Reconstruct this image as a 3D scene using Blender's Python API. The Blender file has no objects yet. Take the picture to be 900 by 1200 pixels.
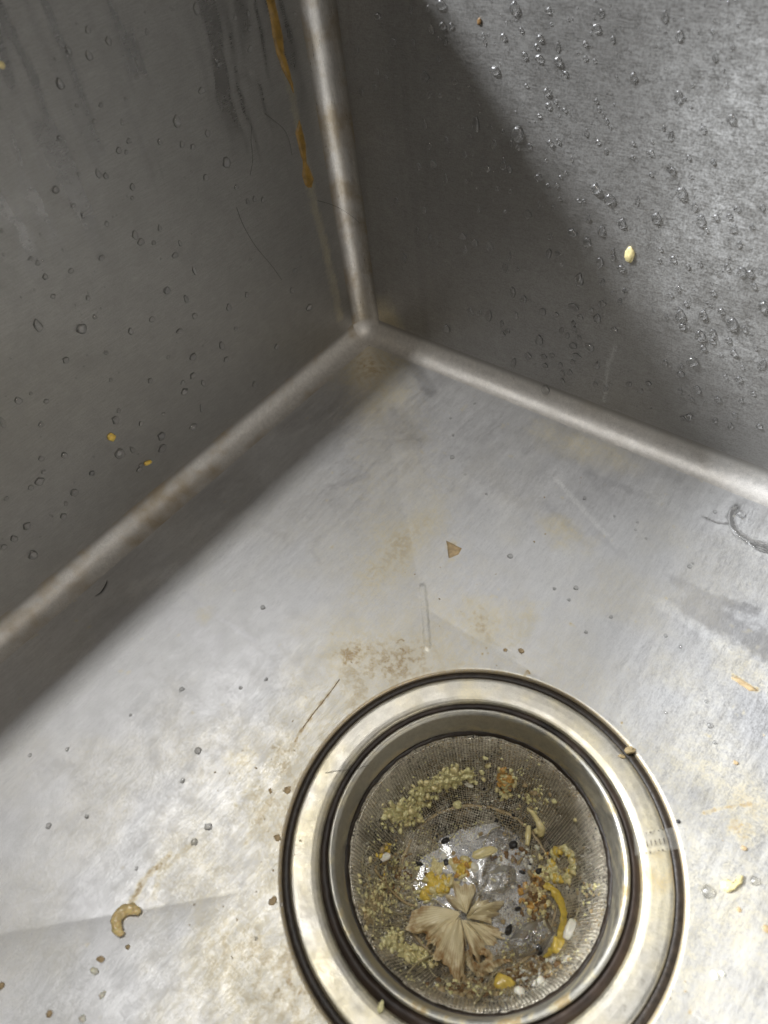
import bpy, math, random
import numpy as np
from mathutils import Matrix, Vector

sc = bpy.context.scene
col = sc.collection
MM = 0.001
R = math.radians

# ---------------------------------------------------------------- camera
CAM_ROT = np.array([[0.781008874930753, -0.4201285911225454, 0.4620791103272084],
                    [0.6152604944047096, 0.6445493731667107, -0.45388393844161573],
                    [-0.10714318132420537, 0.6387864059854321, 0.7618873054618662]])
CAM_LOC = np.array([35.734, -49.287, 228.86])          # millimetres
FPX = 850.0                                            # focal length for a 900 x 1200 frame
cd = bpy.data.cameras.new('camera')
cam = bpy.data.objects.new('camera', cd)
col.objects.link(cam)
mw = Matrix([list(CAM_ROT[i]) + [CAM_LOC[i] * MM] for i in range(3)] + [[0, 0, 0, 1]])
cam.matrix_world = mw
cd.sensor_fit = 'AUTO'
cd.sensor_width = 36.0
cd.lens = 36.0 * FPX / 1200.0
cd.clip_start = 0.002
cd.clip_end = 50.0
cd.dof.use_dof = True
cd.dof.focus_distance = 0.285
cd.dof.aperture_fstop = 13.0
sc.camera = cam

# ---------------------------------------------------------------- room light
w = bpy.data.worlds.new('World')
sc.world = w
w.use_nodes = True
bg = w.node_tree.nodes['Background']
bg.inputs['Color'].default_value = (1.0, 0.94, 0.85, 1)
bg.inputs['Strength'].default_value = 0.125

def lamp(name, loc, target, power, sx, sy, colour):
    ld = bpy.data.lights.new(name, 'AREA')
    ld.shape = 'RECTANGLE'
    ld.size, ld.size_y = sx * MM, sy * MM
    ld.energy = power
    ld.color = colour
    o = bpy.data.objects.new(name, ld)
    col.objects.link(o)
    o.location = Vector(loc) * MM
    d = (Vector(target) - Vector(loc)).normalized()
    z = -d
    y = Vector((0, 1, 0)); y = (y - z * y.dot(z)).normalized()
    x = y.cross(z)
    o.rotation_euler = Matrix((x, y, z)).transposed().to_euler()
    return o
# ceiling tube almost straight above, just past the left rim; a second ceiling light further to the left
lamp('ceiling_tube_light', (-425, 30, 1500), (-20, 20, 0), 8.2, 80, 520, (1.0, 0.99, 0.97))
lamp('ceiling_side_light', (-1085, -420, 1106), (0, 100, 80), 74.0, 160, 260, (0.93, 0.96, 1.0))
lamp('ceiling_far_light', (1190, -420, 1140), (-180, 60, 10), 4.4, 110, 700, (1.0, 0.90, 0.78))

sc.view_settings.view_transform = 'Standard'
sc.view_settings.look = 'None'
sc.view_settings.exposure = 0.0
sc.view_settings.gamma = 1.0
sc.cycles.max_bounces = 10
sc.cycles.transparent_max_bounces = 16
sc.cycles.sample_clamp_indirect = 4.0

# ---------------------------------------------------------------- helpers
def ray(px, py):
    v = np.array([px - 450.0, 600.0 - py, -FPX])
    return CAM_ROT @ v
def on_axis(px, py, axis, val):
    v = ray(px, py)
    return CAM_LOC + v * ((val - CAM_LOC[axis]) / v[axis])

def nodes_of(name):
    m = bpy.data.materials.new(name)
    m.use_nodes = True
    nt = m.node_tree
    return m, nt, nt.nodes['Principled BSDF']
def N(nt, kind, ins=None, **props):
    n = nt.nodes.new('ShaderNode' + kind)
    for k, v in props.items():
        setattr(n, k, v)
    for k, v in (ins or {}).items():
        s = n.inputs[k]
        if isinstance(v, bpy.types.NodeSocket):
            nt.links.new(v, s)
        else:
            s.default_value = v
    return n
def mth(nt, op, a, b=0.0, c=None):
    n = nt.nodes.new('ShaderNodeMath'); n.operation = op
    for i, v in enumerate((a, b) if c is None else (a, b, c)):
        if isinstance(v, bpy.types.NodeSocket): nt.links.new(v, n.inputs[i])
        else: n.inputs[i].default_value = v
    return n.outputs[0]
def mixc(nt, fac, a, b, blend='MIX'):
    n = nt.nodes.new('ShaderNodeMix'); n.data_type = 'RGBA'; n.blend_type = blend
    for idx, v in ((0, fac), (6, a), (7, b)):
        if isinstance(v, bpy.types.NodeSocket): nt.links.new(v, n.inputs[idx])
        else: n.inputs[idx].default_value = v if idx == 0 else (*v, 1)
    return n.outputs[2]
def rng(nt, v, a, b, c=0.0, d=1.0):
    n = N(nt, 'MapRange', {0: v, 1: a, 2: b, 3: c, 4: d}, clamp=True)
    return n.outputs[0]
def coords(nt, scale=(1, 1, 1)):                        # object space, millimetres
    tc = N(nt, 'TexCoord')
    return N(nt, 'Mapping', {0: tc.outputs['Object'], 3: tuple(1000.0 * s for s in scale)}).outputs[0]
def noise(nt, vec, scale, detail=4.0, rough=0.55):
    return N(nt, 'TexNoise', {'Vector': vec, 'Scale': scale, 'Detail': detail, 'Roughness': rough}).outputs[0]

def mesh(name, verts, faces, mat, parent=None, smooth=True, loc=None):
    me = bpy.data.meshes.new(name)
    v = np.asarray(verts, float) * MM
    me.from_pydata(v.tolist(), [], [list(f) for f in faces])
    if smooth: me.polygons.foreach_set('use_smooth', [True] * len(me.polygons))
    if mat: me.materials.append(mat)
    me.update()
    o = bpy.data.objects.new(name, me)
    col.objects.link(o)
    if parent: o.parent = parent
    if loc is not None: o.location = Vector(loc) * MM
    return o
def grid_mesh(name, P, mat, parent=None, attrs=None, closed=False):
    """P: (n, m, 3) array of millimetre points; closed wraps the first index."""
    n, m = P.shape[:2]
    idx = np.arange(n * m).reshape(n, m)
    nx = np.roll(idx, -1, 0) if closed else idx[1:]
    a = idx if closed else idx[:-1]
    q = np.stack([a[:, :-1], nx[:, :-1], nx[:, 1:], a[:, 1:]], -1).reshape(-1, 4)
    me = bpy.data.meshes.new(name)
    me.vertices.add(n * m); me.vertices.foreach_set('co', (P.reshape(-1, 3) * MM).astype(np.float32).ravel())
    me.loops.add(q.size); me.loops.foreach_set('vertex_index', q.ravel().astype(np.int32))
    me.polygons.add(len(q))
    me.polygons.foreach_set('loop_start', np.arange(0, q.size, 4, dtype=np.int32))
    me.polygons.foreach_set('loop_total', np.full(len(q), 4, dtype=np.int32))
    me.polygons.foreach_set('use_smooth', np.ones(len(q), bool))
    me.update(calc_edges=True)
    me.validate()
    for k, v in (attrs or {}).items():
        at = me.attributes.new(k, 'FLOAT', 'POINT'); at.data.foreach_set('value', v.reshape(-1).astype(np.float32))
    if mat: me.materials.append(mat)
    o = bpy.data.objects.new(name, me); col.objects.link(o)
    if parent: o.parent = parent
    return o
def lathe(name, prof, mat, parent=None, n=192, centre=(0, 0), attrs=False, wob=None, fine=1):
    a = np.linspace(0, 2 * np.pi, n, endpoint=False)
    p = np.array(prof, float)
    if fine > 1:
        t = np.arange(len(p)); q = np.linspace(0, len(p) - 1, (len(p) - 1) * fine + 1)
        p = np.stack([np.interp(q, t, p[:, 0]), np.interp(q, t, p[:, 1])], 1)
    r = p[None, :, 0] + (wob(a)[:, None] if wob else np.zeros((n, 1)))
    P = np.stack([centre[0] + r * np.cos(a)[:, None], centre[1] + r * np.sin(a)[:, None],
                  np.broadcast_to(p[None, :, 1], r.shape)], -1)
    return grid_mesh(name, P, mat, parent, closed=True)
def thing(name, label, cat, loc=(0, 0, 0), group=None):
    o = bpy.data.objects.new(name, None); col.objects.link(o)
    o.empty_display_size = 0.01
    o.location = Vector(loc) * MM
    return tag(o, label, cat, group)
def tag(o, label, cat, group=None):
    o['label'] = label; o['category'] = cat
    if group: o['group'] = group
    return o

# value noise on arrays, for stains with a shape of their own
def vnoise(x, y, seed=0):
    xi, yi = np.floor(x).astype(np.int64), np.floor(y).astype(np.int64)
    fx, fy = x - xi, y - yi
    fx = fx * fx * (3 - 2 * fx); fy = fy * fy * (3 - 2 * fy)
    def h(i, j):
        n = (i * 374761393 + j * 668265263 + seed * 974634777) & 0x7fffffff
        n = ((n ^ (n >> 13)) * 1274126177) & 0x7fffffff
        return ((n ^ (n >> 16)) & 0xffff) / 65535.0
    a, b, c, d = h(xi, yi), h(xi + 1, yi), h(xi, yi + 1), h(xi + 1, yi + 1)
    return (a * (1 - fx) + b * fx) * (1 - fy) + (c * (1 - fx) + d * fx) * fy
def fbm(x, y, seed=0, o=4):
    s = 0; t = 0; a = 1
    for k in range(o):
        s = s + a * vnoise(x * 2 ** k, y * 2 ** k, seed + k * 17); t += a; a *= 0.55
    return s / t
def sstep(a, b, x):
    t = np.clip((x - a) / (b - a), 0, 1)
    return t * t * (3 - 2 * t)
def blob(X, Y, c, r, soft=1.0, warp=0.35, seed=0, freq=None):
    """irregular spot with a torn edge; c and r in millimetres"""
    f = freq or 2.2 / max(r if np.isscalar(r) else max(r), 1e-3)
    rx, ry = (r, r) if np.isscalar(r) else r
    d = np.sqrt(((X - c[0]) / rx) ** 2 + ((Y - c[1]) / ry) ** 2)
    d = d + warp * (fbm(X * f, Y * f, seed) - 0.5) * 2
    return 1 - sstep(1 - soft * 0.6, 1 + soft * 0.3, d)
def stroke(X, Y, pts, width, seed=0, rag=0.5):
    best = np.full(X.shape, 1e9)
    for (x0, y0), (x1, y1) in zip(pts[:-1], pts[1:]):
        dx, dy = x1 - x0, y1 - y0
        t = np.clip(((X - x0) * dx + (Y - y0) * dy) / (dx * dx + dy * dy + 1e-9), 0, 1)
        best = np.minimum(best, np.hypot(X - x0 - t * dx, Y - y0 - t * dy))
    wv = width * (1 + rag * (fbm(X * 0.9, Y * 0.9, seed) - 0.5) * 2)
    return 1 - sstep(0.35, 1.0, best / np.maximum(wv, 1e-3))

# ---------------------------------------------------------------- materials of the sink
def steel(name, base, rough, stretch, bump=0.05, fine=1.0, attrs=False, dull=0.0, blend=False, contrast=1.0):
    m, nt, b = nodes_of(name)
    L = nt.links.new
    gr = noise(nt, coords(nt, stretch), 4.2 * fine, 3.0, 0.7)          # brushed lines
    gr2 = noise(nt, coords(nt, tuple(0.35 * s for s in stretch)), 2.0 * fine, 4.0, 0.6)
    mott = noise(nt, coords(nt), 0.16, 6.0, 0.62)                        # cloudy wear
    speck = noise(nt, coords(nt), 1.7, 3.0, 0.6)
    k_ = 0.4 if contrast > 0.5 else 0.12
    g = mth(nt, 'ADD', mth(nt, 'MULTIPLY', gr, 1 - k_), mth(nt, 'MULTIPLY', gr2, k_))
    colr = mixc(nt, rng(nt, g, 0.36, 0.64), tuple((1 - .26 * contrast) * c for c in base), tuple(min(1, (1 + .2 * contrast) * c) for c in base))
    colr = mixc(nt, rng(nt, mott, 0.35, 0.7, 0.0, 0.5), colr, tuple(0.85 * c for c in base))
    r = mth(nt, 'ADD', rng(nt, mott, 0.3, 0.7, rough - 0.05, rough + 0.06), rng(nt, g, 0.36, 0.64, -0.06 * min(1, contrast + .15), 0.06 * min(1, contrast + .15)))
    metal = 1.0
    if blend:
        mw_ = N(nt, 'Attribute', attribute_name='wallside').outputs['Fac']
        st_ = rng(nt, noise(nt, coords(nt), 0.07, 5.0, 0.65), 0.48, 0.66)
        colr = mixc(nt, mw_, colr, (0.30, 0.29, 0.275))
        colr = mixc(nt, mth(nt, 'MULTIPLY', mth(nt, 'MULTIPLY', st_, 0.6), N(nt, 'Attribute', attribute_name='grime').outputs['Fac']), colr, (0.33, 0.25, 0.14))
        colr = mixc(nt, rng(nt, speck, 0.60, 0.72, 0.0, 0.35), colr, (0.2, 0.15, 0.1))
    if attrs:
        film = N(nt, 'Attribute', attribute_name='film').outputs['Fac']
        stain = N(nt, 'Attribute', attribute_name='stain').outputs['Fac']
        wet = N(nt, 'Attribute', attribute_name='wet').outputs['Fac']
        fm = mth(nt, 'MULTIPLY', film, rng(nt, mth(nt, 'ADD', mth(nt, 'MULTIPLY', speck, 0.5), mth(nt, 'MULTIPLY', g, 0.5)), 0.40, 0.58, 0.25, 1.0))
        sm = mth(nt, 'MULTIPLY', stain, rng(nt, speck, 0.36, 0.62, 0.5, 1.0))
        colr = mixc(nt, fm, colr, (0.66, 0.665, 0.66))
        tint = mixc(nt, rng(nt, stain, 0.5, 1.1), (0.66, 0.565, 0.31), (0.33, 0.21, 0.065))
        colr = mixc(nt, mth(nt, 'MINIMUM', sm, 0.85), colr, tint)
        colr = mixc(nt, mth(nt, 'MULTIPLY', wet, 0.45), colr, (0.16, 0.155, 0.15))
        metal = mth(nt, 'SUBTRACT', 1.0, mth(nt, 'MINIMUM', mth(nt, 'ADD', mth(nt, 'MULTIPLY', fm, 0.75), mth(nt, 'MULTIPLY', sm, 0.6)), 0.9))
        r = mth(nt, 'ADD', r, mth(nt, 'ADD', mth(nt, 'MULTIPLY', fm, 0.12), mth(nt, 'MULTIPLY', wet, -0.22)))
        L(metal, b.inputs['Metallic'])
    else:
        b.inputs['Metallic'].default_value = 1.0 - dull
    L(colr, b.inputs['Base Color'])
    L(r, b.inputs['Roughness'])
    h = mth(nt, 'ADD', g, mth(nt, 'MULTIPLY', speck, 0.5))
    bp = N(nt, 'Bump', {'Strength': bump, 'Distance': 0.0004, 'Height': h})
    L(bp.outputs[0], b.inputs['Normal'])
    return m

STEEL = (0.56, 0.56, 0.565)
m_floor = steel('brushed_steel_bottom', (0.55, 0.55, 0.56), 0.44, (0.9, 0.12, 1), 0.13, attrs=True, contrast=0.6)
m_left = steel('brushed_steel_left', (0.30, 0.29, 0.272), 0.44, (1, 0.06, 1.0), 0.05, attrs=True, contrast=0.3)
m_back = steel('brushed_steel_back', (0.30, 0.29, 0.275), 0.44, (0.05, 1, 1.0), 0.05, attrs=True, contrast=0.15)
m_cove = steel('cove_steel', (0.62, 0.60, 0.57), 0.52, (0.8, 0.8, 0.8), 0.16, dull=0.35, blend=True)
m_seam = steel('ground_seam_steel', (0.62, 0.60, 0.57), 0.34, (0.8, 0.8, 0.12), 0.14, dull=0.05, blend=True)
m_ring = steel('drain_steel', (0.41, 0.385, 0.33), 0.38, (0.8, 0.8, 0.8), 0.08, attrs=True)
m_rim = steel('strainer_steel', (0.42, 0.40, 0.345), 0.48, (0.8, 0.8, 0.8), 0.06, attrs=True)

def plain(name, c, rough=0.6, metal=0.0, var=0.35, scale=1.2, bump=0.1, spec=0.4, sss=0.0, trans=0.0):
    m, nt, b = nodes_of(name)
    n1 = noise(nt, coords(nt), scale, 5.0, 0.6)
    dark = tuple(x * (1 - var) for x in c); lite = tuple(min(1, x * (1 + var * 0.6)) for x in c)
    nt.links.new(mixc(nt, rng(nt, n1, 0.3, 0.7), dark, lite), b.inputs['Base Color'])
    b.inputs['Roughness'].default_value = rough
    b.inputs['Metallic'].default_value = metal
    b.inputs['Specular IOR Level'].default_value = spec
    if sss:
        b.inputs['Subsurface Weight'].default_value = sss
        b.inputs['Subsurface Radius'].default_value = (1, 0.7, 0.35)
        b.inputs['Subsurface Scale'].default_value = 0.0015
    if trans:
        b.inputs['Transmission Weight'].default_value = trans
        b.inputs['IOR'].default_value = 1.35
    if bump:
        bp = N(nt, 'Bump', {'Strength': bump, 'Distance': 0.0004, 'Height': n1})
        nt.links.new(bp.outputs[0], b.inputs['Normal'])
    return m
m_grime = plain('black_brown_grime', (0.028, 0.019, 0.012), 0.45, 0.0, 0.6, 0.8, 0.4)
m_rust = plain('rusty_grime', (0.032, 0.020, 0.013), 0.5, 0.1, 0.75, 0.12, 0.5)
m_pipe = plain('dark_drain_pipe', (0.05, 0.045, 0.04), 0.5, 0.3, 0.5, 0.3, 0.3)

# ---------------------------------------------------------------- the sink
XL, XR, YB, YF = -183.5, 192.0, 175.5, -190.0
H, RC, DROP = 206.0, 9.0, 4.6
sink = thing('steel_sink', 'square stainless steel sink basin with wet walls and a round drain', 'sink')

def floor_z(x, y):
    """four shallow facets that fall to the flat seat round the drain"""
    fx = np.where(x < 0, x / (XL + RC), x / (XR - RC)); fy = np.where(y < 0, y / (YF + RC), y / (YB - RC))
    c = 62.0 / 175.0
    s = np.clip((np.maximum(fx, fy) - c) / (1 - c), 0, None)
    def roll(d, a, on):                                  # the sheet rolls slightly beside its pressed creases
        return np.where(on & (d > 0), a * (1 - np.exp(-np.clip(d, 0, None) / 11.0)), 0)
    d1 = (x / -(XL + RC) * 174 - y / -(YF + RC) * 174) / 1.414
    d2 = (x / (XR - RC) * 174 - y / (YB - RC) * 174) / 1.414
    inner = sstep(62, 78, np.hypot(x, y)) * (1 - sstep(0.75, 1.0, np.maximum(fx, fy)))
    return DROP * s + (roll(d1, 1.5, (x < 0) & (y < 0)) + roll(d2, 0.5, (x > 0) & (y > 0))) * inner
def fp(px, py, z=None):
    """photo point -> point on the sink bottom"""
    zz = 0.0
    for _ in range(4):
        p = on_axis(px, py, 2, zz if z is None else z)
        zz = float(floor_z(p[0], p[1]))
    return p
def f2(px, py): return tuple(fp(px, py)[:2])
def lw(px, py): return on_axis(px, py, 0, XL)
def bw(px, py): return on_axis(px, py, 1, YB)

# bottom: rings that run from the drain hole out to the coves
na, nr = 1440, 250
ang = np.linspace(0, 2 * np.pi, na, endpoint=False)
ca, sa = np.cos(ang), np.sin(ang)
ex = np.where(ca > 0, XR - RC, -(XL + RC)); ey = np.where(sa > 0, YB - RC, -(YF + RC))
t_ = np.minimum(ex / np.maximum(np.abs(ca), 1e-9), ey / np.maximum(np.abs(sa), 1e-9))
s_ = np.linspace(0, 1, nr)
R0 = 59.1
lip = [(57.9, -2.6), (57.95, -1.2), (58.15, -0.5), (58.55, -0.12)]
rad = R0 + (t_[:, None] - R0) * s_[None, :] ** 1.15
FX, FY = rad * ca[:, None], rad * sa[:, None]
FZ = floor_z(FX, FY) + 0.10 * (fbm(FX / 38, FY / 38, 5, 2) - 0.5) * sstep(60, 85, rad)
glint = [f2(495, 688), f2(498, 722), f2(501, 758)]
FZ = FZ + 0.22 * np.where(rad < 125, stroke(FX, FY, glint, 1.5, 4, 0.4), 0)
LX = np.concatenate([np.array([[p[0]] for p in lip]).T.repeat(na, 0) * ca[:, None], FX], 1)
LY = np.concatenate([np.array([[p[0]] for p in lip]).T.repeat(na, 0) * sa[:, None], FY], 1)
LZ = np.concatenate([np.array([[p[1]] for p in lip]).T.repeat(na, 0), FZ], 1)

rr = np.hypot(LX, LY)
film = 0.36 + 0.55 * (fbm(LX / 26, LY / 26, 3) - 0.45)
brush = fbm(LX / 2.2, LY / 22, 8)
film = film + 0.3 * (brush - 0.5) + 0.2 * (fbm(LX / 9, LY / 9, 31) - 0.5) + 0.16 * (fbm(LX / 1.6, LY / 2.6, 33) - 0.5)
stain = np.zeros_like(film); wet = np.zeros_like(film)
def S(px, py, rpx, amt, soft=1.6, warp=0.6, seed=1):
    global stain
    r = (rpx * 0.31, rpx * 0.31) if np.isscalar(rpx) else (rpx[0] * 0.31, rpx[1] * 0.31)
    stain = np.maximum(stain, amt * blob(LX, LY, f2(px, py), r, soft, warp, seed))
def ST(pts, wpx, amt, seed=1, rag=0.8):
    global stain
    stain = np.maximum(stain, amt * stroke(LX, LY, [f2(*p) for p in pts], wpx * 0.3, seed, rag))
# yellow tide round the drain and along the corner crease
rim_band = (1 - sstep(58, 92, rr + 26 * (fbm(LX / 13, LY / 13, 77) - 0.5)))
side = np.clip(0.55 - 0.5 * (LX * 0.75 + LY * 0.25) / rr, 0.05, 1)
stain = np.maximum(stain, 0.34 * rim_band * side)
S(300, 960, (75, 120), 0.26, 2.0, 0.8, 4); S(290, 1130, (80, 60), 0.24, 2, 0.7, 5); S(260, 1040, (60, 40), 0.26, 2, .8, 6)
S(575, 735, (46, 34), 0.42, 1.8, 0.7, 7); S(620, 720, 20, 0.3, 1.6, .7, 8); S(660, 625, (34, 20), 0.36, 1.8, 0.8, 9)
S(700, 530, (75, 26), 0.30, 1.8, 0.8, 10); S(640, 505, 24, 0.22, 1.6, .7, 11); S(450, 470, (26, 60), 0.2, 1.8, .5, 12)
S(470, 640, (26, 110), 0.22, 1.8, .6, 13); S(880, 785, (40, 26), 0.3, 1.6, .8, 14); S(870, 972, 13, 0.5, 1.4, .5, 15)
S(880, 940, (80, 26), 0.24, 2, .6, 16); S(410, 765, 22, 0.42, 1.5, .9, 17); S(300, 935, 24, .40, 1.5, .9, 18); S(285, 895, 22, .36, 1.6, .9, 19)
S(436, 428, (60, 60), 0.40, 2.2, 0.5, 20); S(400, 770, 60, .22, 2, .7, 21); S(345, 880, 40, .3, 2, .9, 22); S(530, 640, 8, .5, 1, .5, 23)
S(240, 720, 12, .2, 1.6, .6, 24); S(865, 1080, (60, 60), .14, 2, .6, 25); S(785, 1130, (40, 60), .16, 2, .6, 26)
ST([(395, 800), (370, 832), (346, 868)], 3.4, .6, 3); ST([(346, 868), (320, 930), (290, 985)], 7, .38, 4)
ST([(200, 1000), (170, 1030), (155, 1056)], 5, .55, 5); ST([(230, 985), (190, 1020), (180, 1050)], 6, .36, 6)
ST([(860, 793), (872, 800), (886, 808)], 4, .8, 7, 1.2); ST([(825, 952), (852, 946), (880, 942)], 2.6, .5, 8, 1.3)
# short scrubbed dark and pale marks; crease shade, glint and sheen painted among them
def dull(pts, wpx, amt, seed=1):
    global film
    film = film - 1.5 * amt * stroke(LX, LY, [f2(*p) for p in pts], wpx * 0.3, seed, 0.7)
for k, (pts, wd, am) in enumerate([
        ([(215, 695), (255, 722), (298, 752)], 4, .45), ([(195, 715), (230, 745), (250, 760)], 22, .22), ([(300, 615), (335, 628)], 7, .2),
        ([(365, 645), (375, 660)], 4, .3), ([(455, 490), (480, 515)], 32, .35), ([(390, 570), (430, 558)], 9, .25), ([(480, 420), (505, 460)], 14, .25),
        ([(720, 590), (690, 555)], 9, .3), ([(700, 625), (730, 650)], 9, .3), ([(700, 560), (760, 582)], 8, .22), ([(810, 710), (860, 735), (900, 760)], 22, .34),
        ([(790, 680), (830, 700), (880, 715)], 10, .3), ([(640, 590), (690, 640)], 8, .2), ([(250, 790), (290, 765)], 20, .15), ([(10, 1070), (100, 1062), (180, 1058)], 14, .22)]):  # last stroke paints the shade below the left crease
    dull(pts, wd, am, 40 + k)
for k, (pts, wd, am) in enumerate([
        ([(650, 560), (690, 605), (722, 640)], 5, -.32), ([(760, 700), (810, 730), (850, 760)], 9, -.2), ([(740, 570), (800, 600)], 10, -.14), ([(100, 800), (60, 835), (20, 870)], 16, -.25),
        ([(610, 745), (640, 690), (660, 650)], 24, -.22), ([(40, 1090), (60, 1130), (50, 1180)], 44, -.3), ([(600, 770), (570, 752)], 9, -.4), ([(495, 688), (498, 722), (501, 755)], 4.5, -.75),  # first stroke paints a reflected sheen, last one the crease glint
        ([(860, 620), (900, 640)], 30, -.12), ([(160, 690), (200, 670)], 18, -.2), ([(250, 650), (300, 625)], 18, -.16), ([(540, 560), (600, 600)], 16, -.14)]):
    dull(pts, wd, am, 70 + k)
# pepper-fine dirt
sp = vnoise(LX * 0.62, LY * 0.62, 91) * vnoise(LX * 0.23 + 9, LY * 0.23, 92)
stain = np.maximum(stain, 0.75 * sstep(0.73, 0.84, sp) * (0.4 + 0.6 * rim_band))
# wet loop at the right
for pts, wd in (([(900, 640), (878, 634), (862, 622), (855, 606), (862, 594)], 6), ([(855, 614), (838, 612), (824, 606)], 2.4), ([(862, 626), (884, 640), (900, 646)], 5)):
    wet = np.maximum(wet, stroke(LX, LY, [f2(*p) for p in pts], wd * 0.33, 3, 0.6))
film = np.clip(film, 0.0, 0.95) * (1 - 0.5 * wet); wet = wet * 0.6; film[:, :4] = 0.1
wash = fbm(LX / 34, LY / 34, 55)
near = np.clip(1.25 - rr / 150, 0, 1)
corner = stroke(LX, LY, [f2(435, 420), f2(470, 560), f2(498, 770)], 24, 5, .9)
stain = stain * 1.45 + 0.30 * sstep(0.42, 0.62, wash) * near + 0.20 * corner * (0.4 + fbm(LX / 9, LY / 9, 66))
stain = stain * (0.72 + 0.5 * sstep(0.38, 0.62, fbm(LX / 1.5, LY / 1.5, 88)))
stain = np.clip(stain, 0, 1); stain[:, :4] = 0.9
grid_mesh('bottom_panel', np.stack([LX, LY, LZ], -1), m_floor, sink, {'film': film, 'stain': stain, 'wet': wet}, closed=True)

# walls, above the coves
def wall(name, mat, axis, val, u0, u1, sign, nu, nv, paint):
    u = np.linspace(u0, u1, nu); v = np.linspace(DROP + RC * 1.06, H, nv); u0, u1 = u0 + 0.06 * RC, u1 - 0.06 * RC; u = np.linspace(u0, u1, nu)
    U, V = np.meshgrid(u, v, indexing='ij')
    W = np.full_like(U, val)
    P = np.stack([W, U, V], -1) if axis == 0 else np.stack([U, W, V], -1)
    if sign < 0: P = P[::-1]; U = U[::-1]; V = V[::-1]
    f, s, wt = paint(U, V)
    return grid_mesh(name, P, mat, sink, {'film': np.clip(f, 0, 1), 'stain': np.clip(s, 0, 1), 'wet': np.clip(wt, 0, 1)})
def paint_left(Y, Z):
    f = 0.10 + 0.12 * (fbm(Y / 30, Z / 30, 2) - 0.3)
    # water runs: narrow wavy vertical trails, denser near the top
    yy = Y + 3.0 * (fbm(Y / 20, Z / 22, 4) - 0.5) * 2
    tr = vnoise(yy / 2.3, Z / 90, 6) * sstep(70, 150, Z) * sstep(0.25, 0.5, fbm(Y / 14, Z / 40, 11))
    wt = 0.9 * sstep(0.36, 0.66, tr)
    s = np.zeros_like(f)
    pts = [tuple(lw(*p)[1:]) for p in ((362, 205), (368, 240), (375, 265), (383, 300), (392, 340), (398, 372))]
    s = np.maximum(s, 0.34 * stroke(Y, Z, pts, 3.2, 4, 0.9) * (0.3 + fbm(Y / 2, Z / 5, 21)))
    pts = [tuple(lw(*p)[1:]) for p in ((316, 0), (330, 70), (342, 108), (350, 150), (364, 215))]
    s = np.maximum(s, 0.30 * stroke(Y, Z, pts, 2.4, 6, 0.9) * (0.3 + fbm(Y / 2, Z / 5, 22)))
    return f, s, wt
def paint_back(X, Z):
    f = 0.24 + 0.16 * (fbm(X / 30, Z / 30, 2) - 0.3)
    c = bw(880, 250); c2 = bw(895, 130); c3 = bw(860, 400)
    hz = blob(X, Z, (c2[0], c2[2]), (24, 40), 2.2, 0.5, 5) + 0.8 * blob(X, Z, (c[0], c[2]), (42, 42), 2.2, 0.5, 6) + 0.7 * blob(X, Z, (c3[0], c3[2]), (45, 30), 2.4, 0.5, 7)
    f = f + np.clip(hz, 0, 1) * (0.30 + 0.22 * sstep(0.3, 0.75, fbm(X / 3, Z / 3, 9, 5)))
    pts = [tuple(bw(*p)[[0, 2]]) for p in ((722, 405), (713, 425), (710, 450), (708, 470))]
    f = f + 0.35 * stroke(X, Z, pts, 1.0, 3, 0.5)
    xx = X + 2.0 * (fbm(X / 20, Z / 20, 4) - 0.5) * 2
    wt = 0.3 * sstep(0.5, 0.8, vnoise(xx / 2.6, Z / 80, 16)) * (1 - sstep(-150, -120, X))
    s = np.zeros_like(f)
    s = np.maximum(s, 0.7 * blob(X, Z, (XL + RC + 4, DROP + RC), (10, 14), 1.8, 0.5, 8))
    return f, s, wt
zero = lambda U, V: (0.12 + 0 * U, 0 * U, 0 * U)
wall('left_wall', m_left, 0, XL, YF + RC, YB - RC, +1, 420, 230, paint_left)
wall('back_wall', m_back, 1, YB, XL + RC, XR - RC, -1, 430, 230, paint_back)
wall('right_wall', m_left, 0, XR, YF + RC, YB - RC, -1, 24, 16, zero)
wall('front_wall', m_back, 1, YF, XL + RC, XR - RC, +1, 24, 16, zero)

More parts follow.
